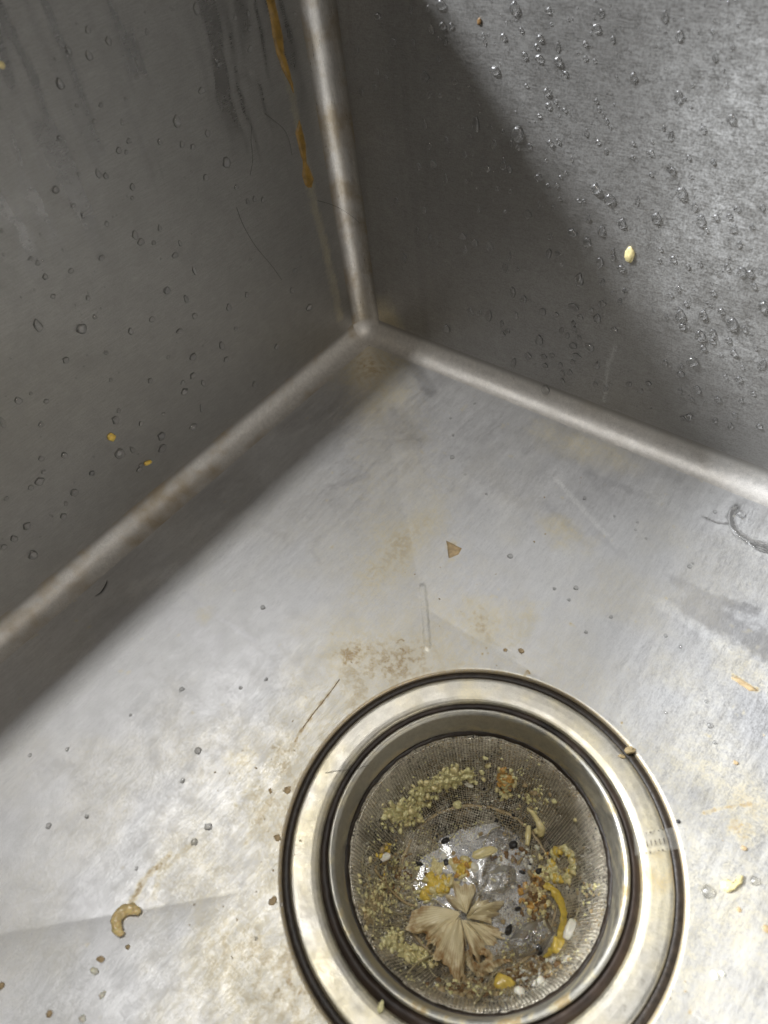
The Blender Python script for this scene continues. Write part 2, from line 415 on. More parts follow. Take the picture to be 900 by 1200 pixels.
# coves along the bottom, rounded corners and the ball corner where they meet
def arc_pts(n=18):
    a = np.linspace(0, np.pi / 2, n)
    return np.stack([np.sin(a), 1 - np.cos(a)], 1)
A = arc_pts()
def cove(name, p0, p1, out, up):
    """quarter-round strip from p0 to p1; out points at the wall, up along it"""
    p0, p1, out, up = map(lambda v: np.array(v, float), (p0, p1, out, up))
    n = 160
    AA = A.copy()
    if abs(up[2]) > 0.5: AA = np.concatenate([AA, [[1.0, 1.06]]])          # flat margin up the wall
    else: AA = np.concatenate([[[-0.06, 0.0]], AA, [[1.0, 1.06]]])          # flat margins on both walls
    P = np.zeros((n, len(A) + (1 if abs(up[2]) > 0.5 else 2), 3))
    for i, t in enumerate(np.linspace(0, 1, n)):
        b = p0 + (p1 - p0) * t
        P[i] = b + AA[:, :1] * RC * out + AA[:, 1:] * RC * up
    seam = abs(up[2]) < 0.5
    along = np.linspace(0, 1, n)[:, None] * np.linalg.norm(p1 - p0); across = np.arange(len(AA))[None, :] * 0.8
    amp_ = (0.45 if seam else 0.40) * np.sin(np.linspace(0, np.pi, len(AA)))[None, :] ** 2
    amp_ = amp_ * np.clip(np.minimum(along, along[::-1]) / 8, 0, 1)
    P += (amp_ * (fbm(along / 11 + 3 + 0 * across, across / 4 + p0[0] * .1 + 90, 5 + int(abs(p1[1]))) - 0.5) * 2)[..., None] * (out + (up if not seam else up))
    tl = AA[:, 1] if not seam else np.abs(np.linspace(-1, 1, len(AA)))
    ws = np.broadcast_to(sstep(0.62, 1.0, np.clip(tl, 0, 1))[None, :], (n, len(AA))).copy()  # pale colour carried far up the cove to widen its highlight
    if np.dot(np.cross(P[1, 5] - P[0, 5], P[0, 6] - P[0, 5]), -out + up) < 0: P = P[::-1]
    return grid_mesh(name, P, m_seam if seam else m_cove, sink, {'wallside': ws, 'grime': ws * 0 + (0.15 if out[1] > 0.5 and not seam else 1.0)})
ix0, ix1, iy0, iy1 = XL + RC, XR - RC, YF + RC, YB - RC
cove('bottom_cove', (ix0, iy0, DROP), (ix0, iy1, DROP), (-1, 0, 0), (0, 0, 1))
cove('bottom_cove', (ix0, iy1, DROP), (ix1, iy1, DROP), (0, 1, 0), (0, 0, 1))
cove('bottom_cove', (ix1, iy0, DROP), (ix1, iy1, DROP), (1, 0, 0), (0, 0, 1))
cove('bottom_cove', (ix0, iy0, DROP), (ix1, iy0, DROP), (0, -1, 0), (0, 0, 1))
for sx, sy in ((-1, 1), (1, 1), (-1, -1), (1, -1)):
    cx, cy = (ix0 if sx < 0 else ix1), (iy0 if sy < 0 else iy1)
    # upright corner seam
    cove('corner_seam', (XL if sx < 0 else XR, cy, DROP + RC), (XL if sx < 0 else XR, cy, H), (0, sy, 0), (-sx, 0, 0))
    u = np.linspace(0, np.pi / 2, 16); v = np.linspace(0, np.pi / 2, 16)
    Pb = np.zeros((16, 16, 3))
    for i, a in enumerate(u):
        for j, e in enumerate(v):
            Pb[i, j] = (cx + sx * RC * math.cos(a) * math.sin(e), cy + sy * RC * math.sin(a) * math.sin(e), DROP + RC - RC * math.cos(e))
    if sx * sy < 0: Pb = Pb[::-1]
    grid_mesh('ball_corner', Pb[::-1], m_cove, sink)
# rolled rim round the top
rim_w = 26
prof = [(0, 0), (0.4, 1.2), (1.4, 2.0), (3.0, 2.2), (rim_w, 2.2), (rim_w + 1.5, 1.0), (rim_w + 1.5, -14)]
path = []
for cx, cy, a0 in ((ix1, iy1, 0), (ix0, iy1, 90), (ix0, iy0, 180), (ix1, iy0, 270)):
    for k in range(9):
        a = R(a0 + 90 * k / 8); path.append((cx, cy, math.cos(a), math.sin(a)))
P = np.array([[(cx + dx * (RC + o), cy + dy * (RC + o), H + z) for o, z in prof] for cx, cy, dx, dy in path])
grid_mesh('rim', P[::-1], m_cove, sink, closed=True)

# drain flange, fixed in the bottom
def ring_wob(a): return 0.07 * np.sin(3 * a + 1) + 0.03 * np.sin(7 * a) + 0.22 * (fbm(np.cos(a) * 16 + 40, np.sin(a) * 16 + 40, 3) - .5)
lathe('drain_gasket', [(58.4, -2.2), (57.8, -0.95), (56.6, -0.8), (55.6, -1.0), (54.8, -3)], m_grime, sink, 256)
fl = lathe('drain_flange', [(55.6, -2.4), (55.5, -0.9), (55.2, -0.3), (54.8, -0.02), (54.2, 0.05), (51.5, -0.12), (49, -0.35), (47.8, -0.6), (47.1, -0.85), (46.7, -1.4), (46.5, -2.4), (46.0, -6), (45.2, -14), (44.8, -30), (44.6, -64)], m_ring, sink, 512, wob=ring_wob, fine=6)
def paint_ring(o, fn):
    me = o.data; n = len(me.vertices)
    co = np.empty(n * 3, np.float32); me.vertices.foreach_get('co', co); co = co.reshape(-1, 3).astype(float) / MM
    for k, v in zip(('film', 'stain', 'wet'), fn(co[:, 0], co[:, 1], co[:, 2])):
        at = me.attributes.new(k, 'FLOAT', 'POINT'); at.data.foreach_set('value', np.clip(v, 0, 1).astype(np.float32))
def fl_paint(x, y, z):
    r = np.hypot(x, y); a = np.arctan2(y, x)
    f = 0.14 + 0.3 * (fbm(x / 8, y / 8, 4) - 0.5)
    c = fp(772, 1018); d = np.hypot(x - c[0], y - c[1])
    s_ = 0.42 * sstep(0.35, 0.75, fbm(x / 9, y / 9, 14)) + 0.42 * (1 - sstep(3, 9, d + 3 * (fbm(x / 2, y / 2, 5) - .5)))
    s_ = s_ + 0.45 * sstep(48.2, 47.2, r) * fbm(a * 9, z, 7) + 0.9 * sstep(-1.6, -3.2, z) + 0.35 * sstep(54.8, 55.6, r)
    return f, s_, 0 * f
paint_ring(fl, fl_paint)
lathe('drain_pipe', [(44.7, -52), (44.5, -70), (20, -74), (19, -120), (0.1, -121)], m_pipe, sink, 96)

# ---------------------------------------------------------------- basket strainer (lifts out)
BX, BY = -0.5, 0.5
strainer = thing('sink_strainer', 'round mesh basket strainer with steel rim sitting in the drain, full of food scraps', 'strainer', (BX, BY, 0))
def rwob(a): return 0.10 * np.sin(2 * a + 0.6) + 0.05 * np.sin(5 * a + 2)
lathe('rim', [(43.2, -6), (43.8, -2.2), (43.9, -1.2), (43.7, -0.6), (43.3, -0.3), (42.9, -0.3), (42.3, -0.6), (41.85, -1.2), (41.6, -2.2), (41.1, -5.0), (40.5, -9), (40.1, -12.2), (40.6, -13.0), (41.4, -11)], m_rim, strainer, 512, wob=rwob, fine=6)
def rim_paint(x, y, z):
    a = np.arctan2(y, x); rt = 0.5 + 0.5 * np.cos(a + 0.5)
    n1 = fbm(x / 5 + 20, y / 5 + 20 + z / 3, 6); n2 = fbm(x / 1.4 + 20, y / 1.4 + z, 9)
    s_ = 0.9 * sstep(-6, -11.5, z) * sstep(.40, .62, n1 * .6 + n2 * .4) + 0.5 * rt * sstep(.45, .65, n1) + 0.6 * (z > -1.3) * sstep(.5, .66, n1 * .5 + n2 * .5) * (.4 + rt)
    return 0.15 + 0 * x, s_, 0 * x
paint_ring([o for o in strainer.children if o.name.startswith('rim')][0], rim_paint)
# grime caught in the gap round the rim and where the mesh is clamped
def gap_wob(a): return 0.35 * vnoise(a * 12, a * 0, 5) + 0.5 * vnoise(a * 40, a * 0, 7) - 0.3
def grime_ring(name, prof, mat, amp, seed, parent, n=420):
    a = np.linspace(0, 2 * np.pi, n, endpoint=False)
    P = np.zeros((n, len(prof), 3))
    for j, (r, z, k) in enumerate(prof):
        q = amp * k * (fbm(np.cos(a) * 14 + 40, np.sin(a) * 14 + 40 + j * 3, seed) - 0.5) * 2
        q2 = amp * k * (fbm(np.cos(a) * 22 + 70, np.sin(a) * 22 + 70 + j * 5, seed + 3) - 0.3)
        P[:, j] = np.stack([(r + q) * np.cos(a), (r + q) * np.sin(a), z + q2], 1)
    return grid_mesh(name, P, mat, parent, closed=True)
grime_ring('gap_grime', [(47.2, -2.6, 0.1), (46.2, -1.9, 0.5), (45.3, -1.6, 1), (44.5, -1.8, 0.7), (43.7, -2.6, 0.2)], m_rust, 0.5, 11, strainer)
grime_ring('clamp_grime', [(40.8, -11.0, 0.1), (40.2, -10.7, 0.6), (39.8, -11.0, 0.9), (39.2, -11.5, 0.9), (39.2, -13.2, 0.4)], m_grime, 0.5, 21, strainer)

m_tan = plain('tan_scrap', (0.42, 0.32, 0.17), 0.45, var=0.35, scale=1.8, sss=0.15)

# woven mesh bowl: fine wire pattern with real see-through gaps
MP = [(39.9, -11.9), (39.1, -11.6), (38.3, -12.5), (37.4, -15.2), (35.9, -20.5), (33.7, -27.5), (31.4, -34), (29.2, -39.4), (27.6, -42.4), (26.4, -43.3), (25.4, -42.7), (24.0, -42.4), (18, -42.9), (10, -43.4), (4, -43.6), (0.05, -43.6)]
mp_r = np.array([p[0] for p in MP]); mp_z = np.array([p[1] for p in MP])
tt = np.cumsum(np.r_[0, np.hypot(np.diff(mp_r), np.diff(mp_z))])
ts = np.linspace(0, tt[-1], 120)
MR, MZ = np.interp(ts, tt, mp_r), np.interp(ts, tt, mp_z)
k5 = np.ones(5) / 5
MR[2:-2] = np.convolve(MR, k5, 'valid'); MZ[2:-2] = np.convolve(MZ, k5, 'valid')
a_ = np.linspace(0, 2 * np.pi, 360, endpoint=False) + R(250)
dz = 0.9 * (fbm(MR[None] * np.cos(a_)[:, None] / 9 + 30, MR[None] * np.sin(a_)[:, None] / 9 + 30, 4) - 0.5) * sstep(40, 34, MR)[None]
Pm = np.stack([MR[None] * np.cos(a_)[:, None], MR[None] * np.sin(a_)[:, None], MZ[None] + dz], -1)

m_mesh, nt, b = nodes_of('woven_wire_mesh')
v = coords(nt)
sep = N(nt, 'SeparateXYZ', {0: v})
rad_ = mth(nt, 'SQRT', mth(nt, 'ADD', mth(nt, 'MULTIPLY', sep.outputs[0], sep.outputs[0]), mth(nt, 'MULTIPLY', sep.outputs[1], sep.outputs[1])))
pitch = 1.8
def wire(c):
    return mth(nt, 'ABSOLUTE', mth(nt, 'SINE', mth(nt, 'MULTIPLY', c, 2 * math.pi / pitch)))
wx = wire(N(nt, 'Attribute', attribute_name='weave_a').outputs['Fac'])
wy = wire(N(nt, 'Attribute', attribute_name='weave_b').outputs['Fac'])
hole = mth(nt, 'MULTIPLY', rng(nt, wx, 0.36, 0.5), rng(nt, wy, 0.36, 0.5))
gunk = noise(nt, v, 0.16, 6.0, 0.68)                    # dried scum that clogs the gaps
clog = rng(nt, gunk, 0.50, 0.62)
band = mth(nt, 'MULTIPLY', rng(nt, sep.outputs[2], -13.5, -21.0), rng(nt, sep.outputs[2], -41.5, -34.0))
gap_ = N(nt, 'Attribute', attribute_name='clean').outputs['Fac']
openm = mth(nt, 'MULTIPLY', hole, mth(nt, 'MAXIMUM', mth(nt, 'MULTIPLY', mth(nt, 'SUBTRACT', 1.0, clog), mth(nt, 'ADD', mth(nt, 'MULTIPLY', band, 0.6), 0.12)), gap_))
clog = mth(nt, 'MULTIPLY', clog, mth(nt, 'SUBTRACT', 1.0, gap_))
fine = noise(nt, v, 1.3, 4.0, 0.7)
c1 = mixc(nt, rng(nt, fine, 0.35, 0.65), (0.42, 0.375, 0.29), (0.90, 0.83, 0.69))
c1 = mixc(nt, mth(nt, 'MULTIPLY', clog, 0.7), c1, (0.74, 0.68, 0.55))
c1 = mixc(nt, mth(nt, 'MULTIPLY', rng(nt, noise(nt, v, 0.45, 5.0, 0.7), 0.56, 0.68), 0.85), c1, (0.07, 0.055, 0.04))
nt.links.new(c1, b.inputs['Base Color'])
nt.links.new(mth(nt, 'SUBTRACT', 0.7, mth(nt, 'MULTIPLY', clog, 0.6)), b.inputs['Metallic'])
b.inputs['Roughness'].default_value = 0.28
hh = mth(nt, 'ADD', mth(nt, 'MULTIPLY', wx, wy), mth(nt, 'MULTIPLY', fine, 1.0))
nt.links.new(N(nt, 'Bump', {'Strength': 0.9, 'Distance': 0.0005, 'Height': hh}).outputs[0], b.inputs['Normal'])
nt.links.new(mth(nt, 'SUBTRACT', 1.0, openm), b.inputs['Alpha'])
steep = (np.arange(len(MR)) < int(np.argmax(MR < 26.5)))[None, :] & np.ones((360, 1), bool)
arc = np.r_[0, np.cumsum(np.hypot(np.diff(MR), np.diff(MZ)))][None, :] + np.zeros((360, 1))
wa = np.where(steep, np.linspace(0, 1, 360, endpoint=False)[:, None] * 0.9 * 220, Pm[..., 0] + 0.35 * Pm[..., 1])
wb = np.where(steep, arc + 0.8 * (fbm(Pm[..., 0] / 12 + 30, Pm[..., 1] / 12 + 30, 2) - .5), Pm[..., 1] - 0.35 * Pm[..., 0])
bowl = grid_mesh('mesh_bowl', Pm, m_mesh, strainer, {'weave_a': wa, 'weave_b': wb}, closed=True)
pr = [(26.2 + .85 * math.cos(q), -43.5 + .75 * math.sin(q)) for q in np.linspace(0, 2 * math.pi, 11)]
lathe('base_ring', pr, m_tan, strainer, 200, wob=lambda a: 0.35 * np.sin(2 * a + 1) + .2 * np.sin(5 * a) + .7 * (fbm(np.cos(a) * 9 + 20, np.sin(a) * 9 + 20, 5) - .5))

def bowl_z(r): return float(np.interp(-r, -MR, MZ))
def bp_(px, py, lift=0.0):
    """photo point -> point on the inside of the mesh bowl"""
    v = ray(px, py)
    t = (-11.6 - CAM_LOC[2]) / v[2]
    step = 0.25 / abs(v[2])
    for _ in range(500):
        p = CAM_LOC + v * t
        r = math.hypot(p[0] - BX, p[1] - BY)
        if p[2] <= bowl_z(min(r, 40)) + lift: break
        t += step
    return p

# patches where the weave is washed clean and the dark drain shows through
clean = np.zeros(Pm.shape[:2])
PX, PY = Pm[..., 0] + BX, Pm[..., 1] + BY
for k, (x, y, r_, am) in enumerate(((500, 948, 34, 1), (540, 942, 30, 1), (575, 940, 26, .8), (606, 948, 32, 1), (642, 978, 28, 1), (668, 990, 16, .7), (446, 990, 20, 1), (470, 1134, 26, 1), (500, 1140, 16, .8), (432, 1085, 16, .7), (522, 985, 9, 1), (492, 1012, 8, .9), (601, 990, 9, 1), (632, 1021, 9, .9), (455, 1018, 14, .7), (640, 940, 16, .6))):
    q = bp_(x, y)
    clean = np.maximum(clean, am * blob(PX, PY, q[:2], r_ * .34, 1.4, 0.6, 30 + k))
clean = clean * (0.45 + 0.55 * sstep(.38, .55, fbm(PX / 3 + 50, PY / 3 + 50, 71)))
at = bowl.data.attributes.new('clean', 'FLOAT', 'POINT'); at.data.foreach_set('value', np.clip(clean, 0, 1).reshape(-1).astype(np.float32))

# ---------------------------------------------------------------- materials of the scraps
m_yel = plain('yellow_egg', (0.80, 0.58, 0.11), 0.28, var=0.3, scale=1.8, spec=0.6, sss=0.08)
m_pale = plain('pale_yellow_scrap', (0.78, 0.67, 0.34), 0.3, var=0.3, scale=1.8, spec=0.6, sss=0.08)
m_green = plain('green_yellow_scrap', (0.78, 0.71, 0.36), 0.32, var=0.4, scale=1.8, spec=0.6, sss=0.06)
m_white = plain('white_scrap', (0.78, 0.74, 0.62), 0.35, var=0.15, scale=1.8, spec=0.6, sss=0.3)
m_orange = plain('orange_scrap', (0.60, 0.34, 0.09), 0.3, var=0.35, scale=1.8, spec=0.6, sss=0.06)
m_brown = plain('brown_scrap', (0.20, 0.115, 0.045), 0.5, var=0.45, scale=0.9)
m_dark = plain('black_peppery_scrap', (0.022, 0.02, 0.02), 0.45, var=0.5, scale=1.2, spec=0.6, bump=0.5)
m_hair = plain('dark_hair', (0.02, 0.015, 0.012), 0.4, bump=0)
m_fibre = plain('pale_fibre', (0.55, 0.48, 0.30), 0.4, bump=0, sss=0.06)
m_amber = plain('amber_noodle', (0.74, 0.58, 0.28), 0.16, var=0.35, scale=0.6, spec=0.7, sss=0.35, bump=0.25)
m_pepper = plain('yellow_pepper', (0.68, 0.50, 0.09), 0.2, var=0.3, scale=0.5, spec=0.7, sss=0.35)
m_flake = plain('brown_dried_flake', (0.46, 0.34, 0.19), 0.5, var=0.3, scale=0.8)
m_sauce = plain('dried_mustard_sauce', (0.24, 0.145, 0.03), 0.35, var=0.5, scale=0.35, bump=0.3)

m_water, nt, b = nodes_of('clear_water')
nt.nodes.remove(b)
nz = N(nt, 'Bump', {'Strength': 0.12, 'Distance': 0.0003, 'Height': noise(nt, coords(nt), 0.9, 2.0, 0.5)}).outputs[0]
gl = N(nt, 'BsdfGlass', {'Roughness': 0.03, 'IOR': 1.333, 'Normal': nz})
tr = N(nt, 'BsdfTransparent', {'Color': (0.97, 0.97, 0.97, 1)})
gs = N(nt, 'BsdfGlossy', {'Roughness': 0.33, 'Normal': nz})
fr = N(nt, 'Fresnel', {'IOR': 1.9, 'Normal': nz})
m1 = N(nt, 'MixShader', {0: 0.62, 1: tr.outputs[0], 2: gl.outputs[0]})
m2 = N(nt, 'MixShader', {0: mth(nt, 'MINIMUM', fr.outputs[0], 0.38), 1: m1.outputs[0], 2: gs.outputs[0]})
nt.links.new(m2.outputs[0], nt.nodes['Material Output'].inputs['Surface'])

m_skin, nt, b = nodes_of('onion_skin')
v = coords(nt)
ua = N(nt, 'Attribute', attribute_name='vein').outputs['Fac']
ea = N(nt, 'Attribute', attribute_name='edge').outputs['Fac']
vn = mth(nt, 'ABSOLUTE', mth(nt, 'SINE', mth(nt, 'ADD', mth(nt, 'MULTIPLY', ua, 70.0), mth(nt, 'MULTIPLY', noise(nt, v, 0.5), 4.0))))
cc = mixc(nt, rng(nt, vn, 0.1, 0.7), (0.76, 0.61, 0.34), (0.95, 0.84, 0.55))
cc = mixc(nt, mth(nt, 'MULTIPLY', ea, rng(nt, noise(nt, v, 0.35, 4.0), 0.34, 0.60, 0.0, 0.9)), cc, (0.33, 0.15, 0.035))
nt.links.new(cc, b.inputs['Base Color'])
b.inputs['Roughness'].default_value = 0.32
b.inputs['Specular IOR Level'].default_value = 0.6
b.inputs['Transmission Weight'].default_value = 0.0
b.inputs['IOR'].default_value = 1.3
b.inputs['Alpha'].default_value = 0.86
nt.links.new(N(nt, 'Bump', {'Strength': 0.18, 'Distance': 0.0003, 'Height': vn}).outputs[0], b.inputs['Normal'])

# ---------------------------------------------------------------- shapes for scraps
rnd = random.Random(7)
import bmesh
def lump_mesh(name, seed, mat, sub=2, flat=1.0, rough=0.35, freq=1.6, boxy=0.0):
    """uneven lump about 1 mm in radius"""
    bm = bmesh.new()
    bmesh.ops.create_icosphere(bm, subdivisions=sub, radius=1.0)
    for q in bm.verts:
        c = q.co.copy()
        if boxy:
            mx = max(abs(c.x), abs(c.y), abs(c.z)); c = c.lerp(c / mx * 0.86, boxy)
        n1 = float(fbm(np.array(c.x * freq + 9.1 + seed), np.array(c.y * freq + c.z * freq * 1.7 + 5.3), seed, 3)) - 0.5
        c *= 1 + rough * 2 * n1
        c.z *= flat
        q.co = c * MM
    for f_ in bm.faces: f_.smooth = True
    me = bpy.data.meshes.new(name); bm.to_mesh(me); bm.free()
    me.materials.append(mat)
    return me
def put(name, me, p, s, rot=None):
    o = bpy.data.objects.new(name, me); col.objects.link(o)
    o.location = Vector([float(q) for q in p]) * MM
    o.scale = (s, s, s) if np.isscalar(s) else s
    o.rotation_euler = rot or (rnd.uniform(0, 6.3), rnd.uniform(0, 6.3), rnd.uniform(0, 6.3))
    return o
def tube_geo(pts, radii, seg=8, squash=1.0, sub=5):
    P = np.array(pts, float); n = len(P)
    if sub > 1 and n > 2:                                  # Catmull-Rom
        out, ro = [], []
        r_ = np.broadcast_to(np.array(radii, float), (n,)) if np.isscalar(radii) else np.array(radii, float)
        E_ = np.vstack([2 * P[0] - P[1], P, 2 * P[-1] - P[-2]])
        for i in range(n - 1):
            p0, p1, p2, p3 = E_[i:i + 4]
            for k in range(sub):
                t = k / sub
                out.append(0.5 * (2 * p1 + (p2 - p0) * t + (2 * p0 - 5 * p1 + 4 * p2 - p3) * t * t + (3 * p1 - p0 - 3 * p2 + p3) * t ** 3))
                ro.append(r_[i] * (1 - t) + r_[i + 1] * t)
        out.append(P[-1]); ro.append(r_[-1]); P = np.array(out); rs = np.array(ro); n = len(P)
    else:
        rs = np.broadcast_to(np.array(radii, float), (n,)).copy()
    T = np.gradient(P, axis=0); T /= np.linalg.norm(T, axis=1)[:, None] + 1e-9
    up = np.array([0.13, 0.21, 0.97]); up /= np.linalg.norm(up)
    vs, fs = [], []
    for i in range(n):
        a = np.cross(T[i], up); a /= np.linalg.norm(a) + 1e-9
        c = np.cross(a, T[i])
        for k in range(seg):
            q = 2 * math.pi * k / seg
            vs.append(P[i] + rs[i] * (a * math.cos(q) + c * squash * math.sin(q)))
    for i in range(n - 1):
        for k in range(seg):
            fs.append((i * seg + k, i * seg + (k + 1) % seg, (i + 1) * seg + (k + 1) % seg, (i + 1) * seg + k))
    vs.append(P[0] - T[0] * rs[0] * 0.4); vs.append(P[-1] + T[-1] * rs[-1] * 0.4)
    a0, b0 = len(vs) - 2, len(vs) - 1
    for k in range(seg):
        fs.append((a0, (k + 1) % seg, k)); fs.append((b0, (n - 1) * seg + k, (n - 1) * seg + (k + 1) % seg))
    return vs, fs
def tube(name, pts, radii, mat, seg=8, squash=1.0, parent=None, rough=0.0, seed=0):
    c = np.mean(np.array(pts, float), 0) if parent is None else np.zeros(3)
    vs, fs = tube_geo(np.array(pts, float) - c, radii, seg, squash)
    if rough:
        vs = [q * 1.0 + rough * (np.array([vnoise(np.array(q[0] * 1.3 + k * 7 + seed), np.array(q[1] * 1.3 + q[2] + k), 3) for k in range(3)]) - 0.5) for q in vs]
    return mesh(name, vs, fs, mat, parent, True, None if parent else c)

# ---------------------------------------------------------------- scraps in the strainer
kinds = {}
for nm, mt in (('yellow', m_yel), ('pale', m_pale), ('green', m_green), ('white', m_white), ('orange', m_orange), ('brown', m_brown), ('tan', m_tan), ('dark', m_dark)):
    kinds[nm] = [lump_mesh(nm + '_crumb', 11 * k + len(nm), mt, 2, 0.75, 0.45) for k in range(5)]
WORDS = {'yellow': 'bright yellow egg crumb', 'pale': 'pale yellow crumb', 'green': 'greenish yellow crumb', 'white': 'white crumb', 'orange': 'orange crumb', 'brown': 'brown crumb', 'tan': 'tan crumb', 'dark': 'black crumb'}
def crumb(kind, px, py, rpx, where, lift=0.35, name='food_crumb', label=None, group=None):
    r = rpx * 0.33
    p = bp_(px, py, r * lift)
    o = put(name, rnd.choice(kinds[kind]), p, (r * rnd.uniform(.75, 1.25), r * rnd.uniform(.75, 1.25), r * rnd.uniform(.7, 1.1)))
    tag(o, label or f'{WORDS[kind]} {where}', 'food scrap', group or f'{kind} crumbs in the strainer')
    return o
def cluster(kind, px, py, sx, sy, n, r0, r1, where, tilt=0.0):
    for _ in range(n):
        a, q = rnd.gauss(0, 0.5), rnd.gauss(0, 0.5)
        x = a * sx * math.cos(tilt) - q * sy * math.sin(tilt); y = a * sx * math.sin(tilt) + q * sy * math.cos(tilt)
        if math.hypot(px + x - 561, (py + y - 1025)) > 148: continue
        crumb(kind, px + x, py + y, rnd.uniform(r0, r1), where)
def clump(name, px, py, sx, sy, n, r0, r1, mats, label, tilt=0.0, ring=None, seed=1, lift=0.5):
    """a spongy clump: many torn bits stuck together, moving as one"""
    g = np.random.RandomState(seed)
    bm = bmesh.new()
    c = bp_(px, py, 0)
    n = int(n * 1.7); r0 *= .68; r1 *= .82
    for k in range(n):
        if ring: a = k / n * 6.283 + g.uniform(-.25, .25); x, y = ring[0] * math.cos(a) + g.uniform(-2.5, 2.5), ring[1] * math.sin(a) + g.uniform(-2.5, 2.5)
        else:
            a, q = g.normal(0, .5), g.normal(0, .5)
            x = a * sx * math.cos(tilt) - q * sy * math.sin(tilt); y = a * sx * math.sin(tilt) + q * sy * math.cos(tilt)
        if math.hypot(px + x - 561, py + y - 1025) > 146: continue
        r = g.uniform(r0, r1) * .33
        p = bp_(px + x, py + y, r * lift) - c
        ret = bmesh.ops.create_icosphere(bm, subdivisions=2, radius=1.0)
        sc_ = r * g.uniform(.6, 1.5, 3); off = g.uniform(0, 50, 3); mi = int(g.randint(len(mats)))
        Q = np.array([q_.co[:] for q_ in ret['verts']])
        d = 0.25 + 1.5 * fbm(Q[:, 0] * 2.0 + off[0] + Q[:, 2] * 1.3, Q[:, 1] * 2.0 + off[1] - Q[:, 2], seed + k, 3)
        Q = Q * d[:, None] * sc_
        th = g.uniform(0, 6.28); Q[:, :2] = Q[:, :2] @ np.array([[math.cos(th), -math.sin(th)], [math.sin(th), math.cos(th)]])
        for q_, w_ in zip(ret['verts'], Q): q_.co = (w_ + p) * MM
        for f_ in {f for q_ in ret['verts'] for f in q_.link_faces}: f_.smooth = True; f_.material_index = mi
    me = bpy.data.meshes.new(name); bm.to_mesh(me); bm.free()
    for m_ in mats: me.materials.append(m_)
    o = bpy.data.objects.new(name, me); col.objects.link(o); o.location = Vector(c) * MM
    return tag(o, label, 'food scrap')
GP, YP = [m_green, m_pale, m_green], [m_yel, m_pale, m_yel]
clump('crumb_clump', 523, 914, 42, 13, 90, 1.6, 4.2, GP, 'widest greenish crumb clump, high on the far mesh under the rim', -0.3, seed=1)
clump('crumb_clump', 494, 937, 16, 12, 26, 1.5, 3.6, GP, 'small greenish crumb clump hanging below the widest one', seed=2)
clump('crumb_clump', 470, 952, 24, 17, 60, 1.5, 4.0, GP, 'greenish crumb clump on the upper left mesh', seed=3)
clump('crumb_clump', 592, 913, 12, 13, 34, 1.6, 4.4, [m_orange, m_pale, m_green], 'orange and yellow smear of crumbs, upper right on the far mesh', seed=4)
clump('crumb_clump', 589, 931, 11, 8, 16, 1.4, 3.2, GP, 'loose pale crumbs just below the orange smear', seed=5)
clump('egg_clump', 513, 1038, 17, 11, 46, 2.2, 5.4, YP, 'bright yellow lumpy egg heap left of the onion skin', -.3, seed=6)
clump('egg_clump', 497, 1050, 16, 9, 18, 1.8, 3.8, [m_pale, m_green], 'pale crumbs trailing left below the bright egg heap', seed=7)
clump('egg_clump', 541, 1016, 12, 11, 30, 2.4, 5.6, YP + [m_orange], 'yellow egg heap just above the onion skin', seed=8)
clump('egg_clump', 511, 1016, 8, 7, 12, 2, 4.2, [m_pale], 'small pale egg bit between two dark berry bits', seed=9)
clump('egg_clump', 659, 1013, 0, 0, 60, 1.8, 4.6, [m_green, m_yel, m_pale], 'lumpy yellow ring of egg on the right mesh', ring=(13, 18), seed=10)
clump('egg_clump', 644, 1022, 14, 8, 16, 1.6, 3.6, GP, 'yellowish bits at the lower left of the lumpy egg ring', seed=11)
clump('crumb_clump', 459, 1101, 9, 14, 26, 1.6, 4.2, GP, 'green-yellow clump left of the onion skin', .5, seed=12)
clump('crumb_clump', 487, 1119, 26, 9, 44, 1.4, 3.8, GP, 'stringy green-yellow clump below the left skin petal', .25, seed=13)
clump('crumb_clump', 445, 1130, 8, 9, 18, 1.6, 4.0, GP, 'small yellow clump at the lower left edge of the mesh', seed=14)
clump('crumb_clump', 440, 1052, 22, 34, 90, 1.2, 3.0, [m_tan, m_green, m_pale], 'grainy pale scum patch spread over the left mesh', seed=15)
clump('crumb_clump', 450, 1000, 10, 16, 24, 1.4, 3.6, [m_yel, m_tan], 'ochre smear above the pale husk on the left mesh', .5, seed=16)
clump('crumb_clump', 628, 1050, 16, 34, 90, 1.4, 3.6, [m_orange, m_tan, m_pale, m_brown], 'orange-brown mash left of the pepper strip', seed=17)
clump('crumb_clump', 620, 1140, 50, 13, 90, 1.4, 3.4, [m_tan, m_tan, m_white, m_brown], 'tan mash along the lower right edge of the basket floor', -.35, seed=18)
clump('crumb_clump', 545, 1160, 40, 9, 60, 1.2, 3.0, [m_tan, m_green, m_brown], 'tan mash along the lowest edge of the basket floor', seed=19)
clump('crumb_clump', 600, 1005, 24, 18, 40, 1.2, 2.8, [m_tan, m_brown, m_white], 'brown and white bits right of the long pale shred', seed=20)
clump('crumb_clump', 470, 1030, 26, 30, 60, 1.1, 2.6, [m_tan, m_brown, m_green], 'brownish grit left of the bright egg heap', .6, seed=21)
clump('crumb_clump', 625, 935, 20, 22, 30, 1.2, 3.0, [m_green, m_tan], 'faint crumbs round the curled noodle on the right mesh', .6, seed=22)
clump('crumb_clump', 690, 1045, 10, 16, 16, 1.1, 2.4, [m_green, m_tan], 'faint crumbs on the rightmost mesh', seed=23)
cluster('tan', 600, 1060, 90, 80, 24, 1.6, 3.2, 'loose on the basket floor'); cluster('white', 570, 1010, 90, 60, 16, 1.4, 3.2, 'loose on the basket floor')
